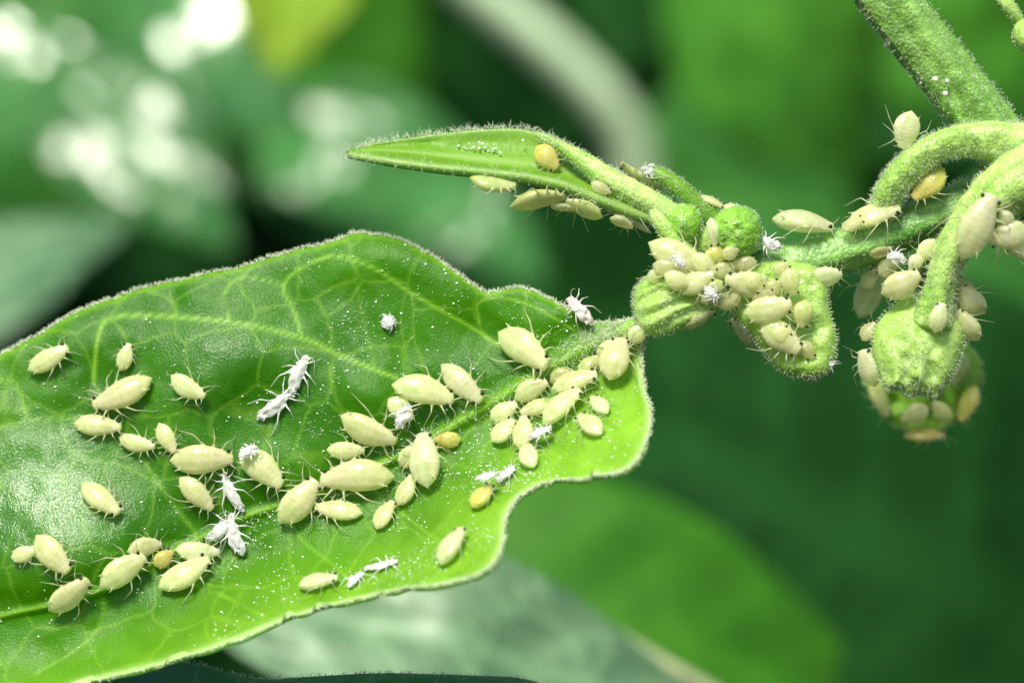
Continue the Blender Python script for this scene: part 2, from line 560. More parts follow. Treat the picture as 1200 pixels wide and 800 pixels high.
# margin hairs
Gv = LV.reshape(NU, NV, 3)
bs, nn = [], []
for jcol, sign in ((0, 1), (NV - 1, -1)):
    E = Gv[:, jcol]
    inn = Gv[:, jcol + sign * 3]
    out = unit(E - inn)
    keep = np.where(G[:, jcol, 0] > -30)[0]
    for rep in range(7 if sign == 1 else 4):
        q = keep[:-1]
        fr = rng.random(len(q))[:, None]
        bs.append(E[q] * (1 - fr) + E[q + 1] * fr + rng.normal(size=(len(q), 3)) * 0.03)
        nn.append(out[q] + np.array([-0.5, -0.5, 0.25]) * rng.random((len(q), 1)))
sub_hairs('margin_hair', np.vstack(bs), np.vstack(nn), 0.14, 0.021, leaf, curl=1.1, lean=0.6)
# midrib hairs, thick near the leaf base
pr = np.where(vis, np.exp(-(s_all / (wm * 1.7)) ** 2) * np.clip((gx - 250) / 400, 0.03, 1), 0)
pk = rng.choice(len(gx), 1100, replace=False, p=pr / pr.sum())
sub_hairs('midrib_hair', LV[pk], LN[pk], 0.30, 0.013, leaf, curl=0.8, lean=0.6)
# pale gland dots on the blade, denser along the veins and lower half
pr = np.where(vis & (edge_px > 4), 0.35 + 1.6 * vf + 0.9 * (s_all < -5) * (gx > 250) + 0.6 * (gx > 330), 0) * np.clip(vnoise(np.stack([gx * .03, gy * .03, gx * 0], -1)) + .35, 0.02, 2)
area = np.abs(np.hypot(*(np.gradient(G, axis=0).reshape(-1, 2).T)) * np.hypot(*(np.gradient(G, axis=1).reshape(-1, 2).T)))
pr = pr * area
pk = rng.choice(len(gx), 1150, replace=False, p=pr / pr.sum())
glands('gland_dot', LV[pk] + LN[pk] * 0.02 - ROOT, rng.choice([0.018, 0.026, 0.034, 0.046], len(pk), p=[.36, .36, .2, .08]), leaf)
pk = rng.choice(len(gx), 1400, replace=False, p=pr / pr.sum())
sub_hairs('blade_hair', LV[pk], LN[pk], 0.13, 0.010, leaf, curl=0.7, lean=0.6)


# ------------------------------------------------------------------ stems, buds, young leaves
def tube(name, path, mat, parent=None, ns=28, n=90, ridge=0, ridge_k=5, fuzz=0, fuzz_len=0.16, rough=0.06, cap=True, seed=0, flat=1.0):
    """path: (px, py, depth mm, radius px)"""
    q = cr(path, n)
    C = np.array([P(a, b, c) for a, b, c, _ in q])
    R = q[:, 3] * MM
    T = unit(np.gradient(C, axis=0))
    ref = np.array([0, 1.0, 0])
    A = unit(np.cross(T, ref))
    B = np.cross(A, T)
    th = np.linspace(0, 2 * math.pi, ns, endpoint=False)
    rr = R[:, None] * (1 + ridge * np.cos(ridge_k * th)[None])
    V = C[:, None] + rr[..., None] * (np.cos(th)[None, :, None] * A[:, None] + flat * np.sin(th)[None, :, None] * B[:, None])
    nr = unit(V - C[:, None])
    V = V + nr * (R[:, None] * rough * vnoise(V / 0.35 + seed))[..., None]
    Vf = V.reshape(-1, 3)
    F = grid_faces(n, ns, True).tolist()
    if cap:
        Vf = np.vstack([Vf, C[:1] - T[:1] * R[0] * 0.5, C[-1:] + T[-1:] * R[-1] * 0.5])
        a, b = n * ns, n * ns + 1
        for j in range(ns):
            F.append((a, (j + 1) % ns, j))
            F.append((b, (n - 1) * ns + j, (n - 1) * ns + (j + 1) % ns))
    tg = np.broadcast_to(th[None], (n, ns))
    ag = np.broadcast_to(np.arange(n)[:, None], (n, ns))
    stp = np.clip(vnoise(np.stack([4 * np.cos(tg), 4 * np.sin(tg), ag * 0.035 + seed], -1)) * 1.3 - 0.1, 0, 1) * 0.75
    stp = np.concatenate([stp.ravel(), np.zeros(len(Vf) - n * ns)])
    o = part(name, Vf, F, mat, parent, attrs={'stripe': stp})
    if fuzz:
        fuzz = int(fuzz * 1.6)
        i = rng.integers(1, n - 1, fuzz)
        j = rng.integers(0, ns, fuzz)
        b = V[i, j] + rng.normal(size=(fuzz, 3)) * R.mean() * 0.06
        sub_hairs('stem_hair', b, nr[i, j], fuzz_len * 0.9, 0.009, o if parent is None else parent, curl=0.7, lean=0.5)
    return o


def pillow(name, outline, y0, front, back, mat, parent=None, profile=None, ripple=None, nr_=36, na=110, fuzz=0, fuzz_len=0.14, vein=0.0, young=0.0, centre=None, tilt=(0, 0), rimnoise=0.02):
    """closed rounded body inside a traced outline; own thickness in depth. profile(r, ang, x, y) -> extra towards the camera (mm)"""
    o = np.asarray(outline, float)
    c = np.mean(o, 0) if centre is None else np.asarray(centre, float)
    q = cr(np.vstack([o, o[:1]]), na + 1)[:-1]
    q = q + (q - c) * (rimnoise * vnoise(np.stack([np.arange(na) * .5, np.zeros(na), np.full(na, y0)], -1)))[:, None]
    r = np.sin(np.linspace(0, math.pi / 2, nr_))[1:]
    V, at = [], []
    for side in (1, -1):
        for rr in (r if side == 1 else r[::-1][1:]):
            x = c[0] + (q[:, 0] - c[0]) * rr
            z = c[1] + (q[:, 1] - c[1]) * rr
            h = np.sqrt(max(0, 1 - rr ** 2))
            d = y0 + tilt[0] * (x - c[0]) * MM + tilt[1] * (z - c[1]) * MM + np.zeros(na)
            if side == 1:
                d = d - front * h
                if profile is not None:
                    d = d - profile(rr, x, z)
                if ripple is not None:
                    d = d - ripple(x, z) * (1 - rr ** 6)
            else:
                d = d + back * h
            d = d + 0.03 * vnoise(np.stack([x * .08, z * .08, d * 2], -1))
            ff = (D + d) / D
            V.append(np.stack([(x - 600) * MM * ff, d, (400 - z) * MM * ff], -1))
    n = len(V)
    Vs = np.vstack(V)
    F = grid_faces(n, na, True).tolist()
    cf = P(c[0], c[1], V[0][:, 1].mean())
    cb = P(c[0], c[1], V[-1][:, 1].mean())
    Vs = np.vstack([Vs, cf, cb])
    a, b = n * na, n * na + 1
    for j in range(na):
        F.append((a, (j + 1) % na, j))
        F.append((b, (n - 1) * na + j, (n - 1) * na + (j + 1) % na))
    Nn = grid_normals(Vs[:n * na], n, na)
    if np.mean(Nn[:na * 5, 1]) > 0:
        Nn = -Nn
    ob = part(name, Vs, F, mat, parent, attrs={'vein': np.full(len(Vs), vein), 'young': np.full(len(Vs), young)})
    if fuzz:
        i = rng.integers(0, len(r) * na, fuzz // 2)
        i2 = rng.integers((len(r) - 6) * na, (len(r) + 3) * na, fuzz - fuzz // 2)
        i = np.concatenate([i, i2])
        cen = P(c[0], c[1], y0)
        nrm = unit(Vs[i] - cen) * 0.5 + Nn[i] * 0.7
        sub_hairs('leaf_hair', Vs[i], nrm, fuzz_len, 0.012, ob if parent is None else parent, curl=0.9, lean=0.5)
    return ob


# upper stem coming in from the top
upper = tube('upper_stem', [(990, -70, 0.6, 32), (1026, -20, 0.5, 32), (1064, 30, 0.4, 32), (1106, 85, 0.3, 32), (1141, 130, 0.2, 32), (1170, 168, 0.2, 33), (1206, 212, 0.3, 34), (1240, 260, 0.5, 34)],
             M_stem, ridge=0.13, ridge_k=5, fuzz=3600, fuzz_len=0.15)
# side stem that carries the clustered node
side = tube('side_stem', [(1260, 195, 1.2, 24), (1200, 210, 1.1, 24), (1150, 228, 0.9, 26), (1090, 254, 0.6, 26), (1030, 279, 0.4, 25), (970, 299, 0.2, 24), (915, 310, 0.1, 22), (872, 318, 0.2, 20), (845, 330, 0.3, 17), (820, 346, 0.3, 14)],
            M_stem_dark, ridge=0.06, ridge_k=5, fuzz=2200, fuzz_len=0.12)
# arched petiole
arch = tube('arched_petiole', [(1230, 185, -0.2, 30), (1190, 170, -0.5, 28), (1150, 163, -0.7, 22), (1112, 167, -0.8, 18), (1080, 183, -0.7, 18), (1056, 205, -0.5, 19), (1041, 228, -0.3, 18), (1032, 250, 0.0, 17)],
            M_stem_pale, ridge=0.08, ridge_k=3, fuzz=2200, fuzz_len=0.15)
# thick pale stalk of the hanging leaf
stalk = tube('leaf_stalk', [(1270, 172, -0.9, 40), (1225, 198, -1.2, 38), (1190, 216, -1.4, 34), (1158, 241, -1.5, 29), (1128, 275, -1.5, 22), (1109, 310, -1.4, 18), (1100, 345, -1.3, 18), (1092, 380, -1.1, 24)],
             M_stem_pale, ridge=0.07, ridge_k=4, fuzz=2600, fuzz_len=0.14)
# hanging crumpled leaf
rip = lambda x, z: 0.15 * np.cos((x - 1080) * 0.22 + 1.2 * vnoise(np.stack([x * .05, z * .05, x * 0], -1))) * np.clip((z - 395) / 45, 0, 1) + 0.10 * vnoise(np.stack([x * .1, z * .1, x * 0 + 7], -1))
hang = pillow('hanging_leaf', [(1092, 335), (1118, 342), (1133, 370), (1130, 400), (1120, 432), (1106, 454), (1091, 465), (1077, 460), (1064, 463), (1052, 455), (1040, 456), (1030, 438), (1021, 408), (1030, 376), (1058, 350)],
              -0.9, 0.95, 0.7, M_young, ripple=rip, fuzz=1500, young=0.0, tilt=(0, -0.3))
# second curled leaf behind it
behind = pillow('rear_curled_leaf', [(1075, 400), (1130, 405), (1152, 425), (1146, 460), (1124, 492), (1084, 512), (1048, 496), (1022, 468), (1015, 438), (1035, 412)],
                6.5, 0.6, 0.6, M_fold, ripple=lambda x, z: 0.2 * np.cos((x - 1080) * .12) + 0.35 * vnoise(np.stack([x * .07, z * .07, x * 0], -1)), profile=lambda r, x, z: -0.5 * (1 - r * r), fuzz=500, young=0.35, rimnoise=0.07)
tube('rear_petiole', [(1110, 240, 1.2, 12), (1090, 300, 3.6, 12), (1082, 360, 6.0, 13), (1080, 420, 6.6, 12)], M_stem, ns=14, n=40)
# node, buds
pillow('flower_bud', [(863, 240), (884, 248), (893, 268), (891, 287), (878, 301), (858, 303), (840, 292), (833, 272), (842, 250)], -0.75, 0.85, 0.85, M_bud, fuzz=420, fuzz_len=0.08, ripple=lambda x, z: 0.07 * np.abs(np.cos(2.5 * np.arctan2(z - 262, x - 856))) + 0.05 * vnoise(np.stack([x * .12, z * .12, x * 0], -1)))
pillow('flower_bud', [(800, 238), (816, 244), (823, 262), (818, 282), (800, 288), (783, 280), (778, 262), (786, 244)], -0.35, 0.7, 0.6, M_bud, fuzz=300, fuzz_len=0.08)
pillow('node', [(835, 290), (880, 296), (905, 310), (900, 335), (870, 350), (838, 346), (815, 330), (818, 305)], 0.1, 0.5, 0.6, M_stem_pale, fuzz=300)
# ribbed young leaf left of the node
rip2 = lambda x, z: 0.075 * np.cos(((z - 350) * 0.94 + (x - 790) * 0.35) * 0.36 + 2.2 * vnoise(np.stack([x * .03, z * .03, x * 0 + 4], -1))) + 0.05 * vnoise(np.stack([x * .07, z * .07, x * 0 + 2], -1)) + 0.02 * vnoise(np.stack([x * .3, z * .3, x * 0], -1))
pillow('young_leaf', [(756, 325), (775, 312), (800, 314), (822, 326), (836, 345), (838, 362), (822, 378), (795, 388), (770, 394), (750, 385), (742, 362), (744, 340)],
       -0.5, 0.95, 0.6, M_young, ripple=rip2, fuzz=900, tilt=(0, -0.3))
# leaf petiole joining blade, young leaf and node
tube('petiole', [(725, 393, -0.35, 9), (748, 381, -0.45, 10), (768, 372, -0.35, 12), (800, 362, 0.0, 13), (835, 350, 0.2, 14), (870, 332, 0.3, 15)], M_stem_pale, n=50, ns=20, fuzz=400, fuzz_len=0.15)
# cupped young leaf below the node
prof = lambda r, x, z: 0.12 * np.exp(-((r - 0.84) / 0.16) ** 2)
pillow('cupped_leaf', [(851, 346), (868, 334), (884, 312), (905, 304), (940, 305), (962, 316), (970, 340), (973, 366), (980, 395), (976, 425), (962, 440), (938, 442), (915, 434), (897, 415), (880, 392), (862, 370)],
       -0.7, 0.60, 0.9, M_young, profile=prof, fuzz=1100, tilt=(0, -0.2), ripple=lambda x, z: 0.14 * vnoise(np.stack([x * .06, z * .06, x * 0], -1)) + 0.06 * vnoise(np.stack([x * .15, z * .15, x * 0], -1)), centre=(925, 368))
# small bud at the frame's edge
pillow('flower_bud', [(1206, 20), (1224, 28), (1232, 45), (1222, 62), (1204, 64), (1190, 52), (1187, 38), (1192, 26)], 0.4, 0.6, 0.6, M_stem_pale, fuzz=250, fuzz_len=0.09)
pillow('bud_tip', [(1172, -8), (1186, 0), (1196, 14), (1200, 26), (1190, 26), (1178, 14), (1170, 2)], 0.4, 0.25, 0.25, M_young, fuzz=160, fuzz_len=0.09)
tube('bud_stalk', [(1208, 50, 0.4, 9), (1230, 95, 0.4, 9), (1235, 150, 0.4, 10), (1232, 200, 0.4, 12)], M_stem, n=30, ns=14)

# folded upper leaf: upper margin -> valley -> near rim
FS = [((409, 178), (409, 180), (409, 182)), ((440, 168), (440, 181), (440, 187)), ((480, 162), (480, 184), (480, 193)), ((525, 156), (525, 190), (525, 198)),
      ((570, 152), (572, 196), (570, 202)), ((612, 152), (615, 201), (612, 207)), ((645, 162), (650, 206), (648, 214)), ((670, 176), (680, 212), (678, 224)),
      ((695, 192), (705, 220), (706, 236)), ((722, 207), (735, 230), (736, 248)), ((750, 222), (760, 244), (764, 258)), ((785, 248), (790, 258), (792, 268))]
n1 = 150
U, Vv, Rr = (cr([s[i] for s in FS], n1) for i in range(3))
cross = np.concatenate([np.linspace(0, 1, 16), np.linspace(1, 2, 12)[1:], np.linspace(2, 2.75, 8)[1:]])
V3 = []
wd = np.linspace(0, 1, n1)
dep = np.sin(np.clip(wd * 1.05, 0, 1) * math.pi) ** 0.6
for k in range(n1):
    for cvar in cross:
        if cvar <= 1:
            p2 = U[k] + (Vv[k] - U[k]) * cvar
            y = dep[k] * (1.1 - 0.7 * cvar + 0.25 * math.sin(cvar * math.pi))
        elif cvar <= 2:
            c2 = cvar - 1
            p2 = Vv[k] + (Rr[k] - Vv[k]) * (c2 ** 0.8)
            y = dep[k] * (0.4 - 1.5 * c2)
        else:                                   # rim rolls under, away from the camera
            c2 = (cvar - 2) / 0.75
            p2 = Rr[k] + np.array([0, 1.0]) * 8 * math.sin(c2 * 1.6) * dep[k] * (0.35 + 0.65 * wd[k])
            y = dep[k] * (-1.1 + 1.4 * c2 ** 1.4)
        y += 0.05 * float(vnoise(np.array([k * .12, cvar * 3, 2.0]))) - 0.2
        V3.append(P(p2[0], p2[1], y))
V3 = np.array(V3)
nc = len(cross)
vv = np.tile(np.exp(-((cross - 0.85) / 0.08) ** 2) * 0.6 + 0.7 * np.exp(-((cross - 2.0) / 0.25) ** 2) + 0.8 * np.exp(-(cross / 0.12) ** 2), n1)
fold = part('folded_leaf', V3, grid_faces(n1, nc), M_fold, attrs={'vein': np.clip(vv, 0, 1), 'young': np.full(len(V3), 0.05)})
so = fold.modifiers.new('thickness', 'SOLIDIFY')
so.thickness = 0.22 * K
so.offset = 0
G3 = V3.reshape(n1, nc, 3)
E = G3[:, 0]
idx = rng.integers(0, n1, 800)
b1 = E[idx] + rng.normal(size=(800, 3)) * 0.06
jr = np.argmin(np.abs(cross - 2.0))
idx2 = rng.integers(0, n1, 1300)
b2 = G3[idx2, jr + rng.integers(-4, 4, 1300)] + rng.normal(size=(1300, 3)) * 0.05
sub_hairs('margin_hair', np.vstack([b1, b2]), np.vstack([np.tile([-0.3, -0.2, 1.0], (800, 1)), np.tile([-0.5, -0.8, 0.1], (1300, 1))]), 0.25, 0.012, fold, curl=0.8, lean=0.7)
tube('young_petiole', [(628, 157, 0.5, 3), (655, 170, 0.15, 6), (685, 190, -0.2, 11), (715, 212, -0.4, 14), (745, 228, -0.4, 15), (775, 246, -0.3, 15), (805, 268, -0.1, 15), (835, 295, 0.1, 15), (858, 315, 0.2, 15)], M_stem_pale, n=70, ns=20, fuzz=1300, fuzz_len=0.13)
tube('bract', [(757, 199, 0.3, 6), (775, 206, 0.2, 9), (796, 220, 0.1, 10), (815, 238, 0.1, 11), (834, 256, 0.1, 12), (850, 275, 0.2, 12), (860, 300, 0.3, 10)], M_fold, n=50, ns=18, fuzz=700, fuzz_len=0.13)
tube('bract', [(762, 240, -0.5, 4), (770, 255, -0.7, 8), (782, 272, -0.7, 10), (797, 287, -0.6, 10), (812, 300, -0.4, 9)], M_stem_pale, n=40, ns=16, fuzz=350, fuzz_len=0.11)
glands('pale_speck', np.array([P(570 + rng.normal() * 16, 173 + rng.normal() * 6, 0.35 + rng.random() * .15) for _ in range(26)]) - ROOT, rng.uniform(0.02, 0.06, 26), fold)
glands('pale_speck', np.array([P(1096, 93, -0.85), P(1110, 95, -0.82), P(1108, 110, -0.86)]) - ROOT, [0.12, 0.09, 0.11], upper)

# ------------------------------------------------------------------ aphids
PT = [0, .03, .07, .12, .18, .25, .33, .41, .49, .57, .65, .72, .79, .85, .90, .94, .975, 1.0]
PW = [.17, .34, .51, .66, .79, .90, .97, 1.0, .98, .92, .84, .75, .64, .55, .48, .44, .39, .28]
NSD = 16


def insect(X, Z, O, L, hw, foot_fn, mat, name, skin=False, seed=0, spread=1.0, clear=0.05):
    """one continuous body: trunk rings with legs, antennae, horns and tail drawn out of single faces.
    local frame: x to the head, z to the back; lengths in mm"""
    r_ = random.Random(seed)
    nz = np.random.default_rng(seed)
    V, along, limb, mark, F = [], [], [], [], []
    zu, zd = r_.uniform(0.50, 0.66) * hw, 0.55 * hw
    wb = r_.uniform(0.85, 1.2)
    if skin:
        zu, zd = 0.5 * hw, 0.3 * hw
    h0 = zd + clear
    bend = r_.uniform(-0.05, 0.05) * L if not skin else r_.uniform(-.12, .12) * L
    def centre(t):
        return np.array([(t - 0.5) * L, bend * math.sin(t * math.pi), h0 + 0.03 * L * math.sin(t * math.pi) - (0.05 * L * (1 - t) ** 2 if not skin else 0)])
    for i, (t, wv) in enumerate(zip(PT, PW)):
        wv = wv ** (wb if t < .5 else 2 - wb)
        c = centre(t)
        k = 1 + 0.004 * math.cos(i * math.pi)
        for j in range(NSD):
            a = 2 * math.pi * j / NSD
            ca, sa = math.cos(a), math.sin(a)
            zz = zu if sa > 0 else zd
            p = c + np.array([0, ca * hw * wv * k, sa * zz * wv ** 0.85 * k])
            if skin:
                p = p + nz.normal(size=3) * np.array([.12, .20, .16]) * hw * 1.3
            V.append(p)
            along.append(t)
            limb.append(0)
            # faint darker stripe either side of the back and across each ring
            st = max(math.exp(-((abs(ca) - .42) / .09) ** 2) * (sa > 0) * (0.12 < t < 0.8), 0) * 0.42 * (0.2 + 0.8 * r_.random())
            mark.append(st)
    n = len(PT)
    faces = {}
    for i in range(n - 1):
        for j in range(NSD):
            a, b = i * NSD + j, i * NSD + (j + 1) % NSD
            faces[(i, j)] = (a, a + NSD, b + NSD, b)
    def grow(face, path, radii, dark=0.0):
        """draw a square tube out of one quad"""
        ring = list(face)
        pts = [np.asarray(p, float) for p in path]
        fc = sum(V[v] for v in ring) / 4
        prev = fc
        start = np.array([V[v] for v in ring]) - fc
        t0 = None
        for k, (p, rad) in enumerate(zip(pts, radii)):
            nxt = pts[k + 1] if k + 1 < len(pts) else p + (p - prev)
            tdir = unit(unit(p - prev) + unit(nxt - p))
            off = start - np.outer(start @ tdir, tdir)
            off = unit(off) * rad * 1.25
            # keep the ring from twisting shut
            base = off[0]
            b2 = np.cross(tdir, base)
            sgn = 1 if np.dot(b2, off[1]) > 0 else -1
            off = np.array([base, sgn * b2, -base, -sgn * b2])
            new = []
            for q in range(4):
                V.append(p + off[q])
                along.append(0.9)
                limb.append(1)
                mark.append(dark if k >= len(pts) - 2 else dark * 0.3)
                new.append(len(V) - 1)
            for q in range(4):
                F.append((ring[q], ring[(q + 1) % 4], new[(q + 1) % 4], new[q]))
            ring = new
            prev = p
        F.append(tuple(ring))
    def face_at(t, ang):
        i = min(range(n - 1), key=lambda i: abs((PT[i] + PT[i + 1]) / 2 - t))
        j = int(round((ang / (2 * math.pi)) * NSD - 0.5)) % NSD
        while (i, j) not in faces:
            i = i - 1
        return faces.pop((i, j))
    R0 = (0.013 * L) if not skin else max(0.022, 0.015 * L)
    if skin:
        spread *= 1.25
    for sd in (1, -1):
        for t, kx, ky, fx, fy in ((.80, .09, .14, .20, .25), (.68, -.03, .17, -.11, .33), (.57, -.15, .19, -.42, .29)):
            ang = math.radians(-22) if sd == 1 else math.radians(202)
            fcx = face_at(t, ang)
            c = sum(V[v] for v in fcx) / 4
            jx, jy = r_.uniform(-.06, .06), r_.uniform(-.05, .05)
            knee = c + np.array([(kx + jx) * L, sd * (ky + jy * .5) * L * spread * .8, (0.05 + r_.uniform(-.02, .04)) * L])
            foot = np.array([c[0] + (fx + jx * 1.6) * L, c[1] + sd * (fy + jy) * L * spread * .8, 0.0])
            foot = foot_fn(foot)
            toe = foot + 0.05 * L * unit(np.array([foot[0] - knee[0], foot[1] - knee[1], 0]))
            m1 = c * .75 + knee * .25 + np.array([0, 0, .01 * L])
            m2 = knee * .5 + foot * .5 + np.array([0, 0, 0.015 * L])
            kn2 = knee * .97 + foot * .03
            grow(fcx, [m1, knee * .9 + c * .1, kn2, m2, foot, toe], [R0 * 1.25, R0 * 1.15, R0, R0 * .72, R0 * .6, R0 * .5], dark=0.5 if not skin else 0)
        # antennae
        fcx = face_at(.96, math.radians(12 if sd == 1 else 168))
        c = sum(V[v] for v in fcx) / 4
        sw = r_.uniform(.75, 1.25)
        up = r_.uniform(0, .08)
        fw = r_.choice((0.0, 0.0, 0.14, 0.22))
        pa = [c + np.array([.04, sd * .03, .015]) * L, c + np.array([.06 + fw * .4, sd * .09 * sw, .03 + up]) * L, c + np.array([.0 + fw, sd * .17 * sw, .04 + up]) * L,
              c + np.array([-.14 + fw * 2, sd * .23 * sw, .04 + up]) * L, c + np.array([-.36 + fw * 3, sd * .26 * sw, .03]) * L]
        grow(fcx, pa, [R0 * .6, R0 * .42, R0 * .34, R0 * .27, R0 * .16], dark=0.35 if not skin else 0)
        # horns near the tail
        fcx = face_at(.13, math.radians(38 if sd == 1 else 142))
        c = sum(V[v] for v in fcx) / 4
        pa = [c + np.array([-.03, sd * .012, .01]) * L, c + np.array([-.06, sd * .02, .015]) * L, c + np.array([-.10, sd * .03, .015]) * L]
        grow(fcx, pa, [R0 * 1.1, R0 * .9, R0 * .8], dark=0.25 if not skin else 0)
    # tail piece and head front close the body
    tail_ring = [j for j in range(NSD)][::-1]
    hc = centre(1.0) + np.array([.012 * L, 0, 0])
    tc_ = centre(0.0) - np.array([.045 * L, 0, -.005 * L])
    V.append(hc); along.append(1); limb.append(0); mark.append(0)
    ih = len(V) - 1
    V.append(tc_); along.append(0); limb.append(.4); mark.append(0)
    itl = len(V) - 1
    for j in range(NSD):
        F.append(((n - 1) * NSD + j, ih, (n - 1) * NSD + (j + 1) % NSD))
        F.append((j, (j + 1) % NSD, itl))
    F += list(faces.values())
    root = empty(name)
    Y = np.cross(Z, X)
    Mx = Matrix(((X[0], Y[0], Z[0], O[0] * K), (X[1], Y[1], Z[1], O[1] * K), (X[2], Y[2], Z[2], O[2] * K), (0, 0, 0, 1)))
    root.matrix_world = Mx
    mesh_obj('body', np.array(V), [tuple(int(v) for v in f_) for f_ in F], mat, root, attrs={'along': along, 'limb': limb, 'mark': mark}, subsurf=1)
    if not skin:
        for sd in (1, -1):
            c = centre(.925)
            ep = c + np.array([0, sd * hw * .50, .16 * hw])
            er = max(0.042, min(0.070, 0.034 * L))
            mesh_obj('eye', EYE_V * er + ep, EYE_F, M_eye, root)
    return root


def _sphere(nu=8, nv=12):
    V, F = [(0, 0, 1.0)], []
    for i in range(1, nu):
        for j in range(nv):
            a, b = math.pi * i / nu, 2 * math.pi * j / nv
            V.append((math.sin(a) * math.cos(b), math.sin(a) * math.sin(b), math.cos(a)))
    V.append((0, 0, -1.0))
    for j in range(nv):
        F.append((0, 1 + j, 1 + (j + 1) % nv))
        F.append((len(V) - 1, 1 + (nu - 2) * nv + (j + 1) % nv, 1 + (nu - 2) * nv + j))
    for i in range(nu - 2):
        for j in range(nv):
            a = 1 + i * nv
            F.append((a + j, a + nv + j, a + nv + (j + 1) % nv, a + (j + 1) % nv))
    return np.array(V), F


EYE_V, EYE_F = _sphere()
_count = [0]
M_aphid_glass = aphid_material('aphid_glassy', (0.80, 0.80, 0.44), (0.86, 0.76, 0.46), wet=0.22, clear=0.48)
MATS = {'g': M_aphid_glass, 'p': M_aphid, 'w': M_aphid_white, 'a': M_aphid_amber, 'o': M_aphid_olive}


def place(tail, head, w, label, mat, y=None, roll=0.0, lift=0.0, group=None, skin=False, spread=1.0, yh=None, cat='aphid', name='aphid'):
    _count[0] += 1
    hw = w * MM / 2
    cx, cy = (tail[0] + head[0]) / 2, (tail[1] + head[1]) / 2
    if y is None:
        T, H = leaf_pt(*tail), leaf_pt(*head)
        Zn = leaf_nrm(cx, cy, 14)
        X = unit(H - T)
        Zn = unit(Zn - X * (Zn @ X))
        base = np.maximum(0, 0)
        # rest on the highest bit of blade under the body
        mid_ = (T + H) / 2
        rise = max((leaf_pt(tail[0] + (head[0] - tail[0]) * q, tail[1] + (head[1] - tail[1]) * q) - mid_) @ Zn for q in (.2, .35, .5, .65, .8))
        O = mid_ + Zn * (max(0.0, rise) * 0.8 + lift)
        Yv = np.cross(Zn, X)

        def foot_fn(fl):
            p = O + X * fl[0] + Yv * fl[1]
            ff = (D + p[1]) / D
            px, py = p[0] / MM / ff + 600, 400 - p[2] / MM / ff
            tgt = leaf_pt(px, py) - O
            z = float(np.clip(tgt @ Zn, -0.9, 0.35))
            return np.array([fl[0], fl[1], z + 0.02])
    else:
        T, H = P(*tail, y), P(*head, y if yh is None else yh)
        X = unit(H - T)
        a = math.radians(roll)
        toward = np.array([0, -1.0, 0])
        toward = unit(toward - X * (toward @ X))
        perp = np.cross(toward, X)
        Zn = math.cos(a) * toward + math.sin(a) * perp
        zd = 0.62 * hw + 0.05
        O = (T + H) / 2 - Zn * zd + Zn * lift

        def foot_fn(fl):
            return np.array([fl[0], fl[1], -0.02])
    L = float(np.linalg.norm(H - T))
    o = insect(X, Zn, O, L, hw, foot_fn, mat, name, skin=skin, seed=_count[0] * 13 + 5, spread=spread)
    tag(o, label, cat, group)
    return o


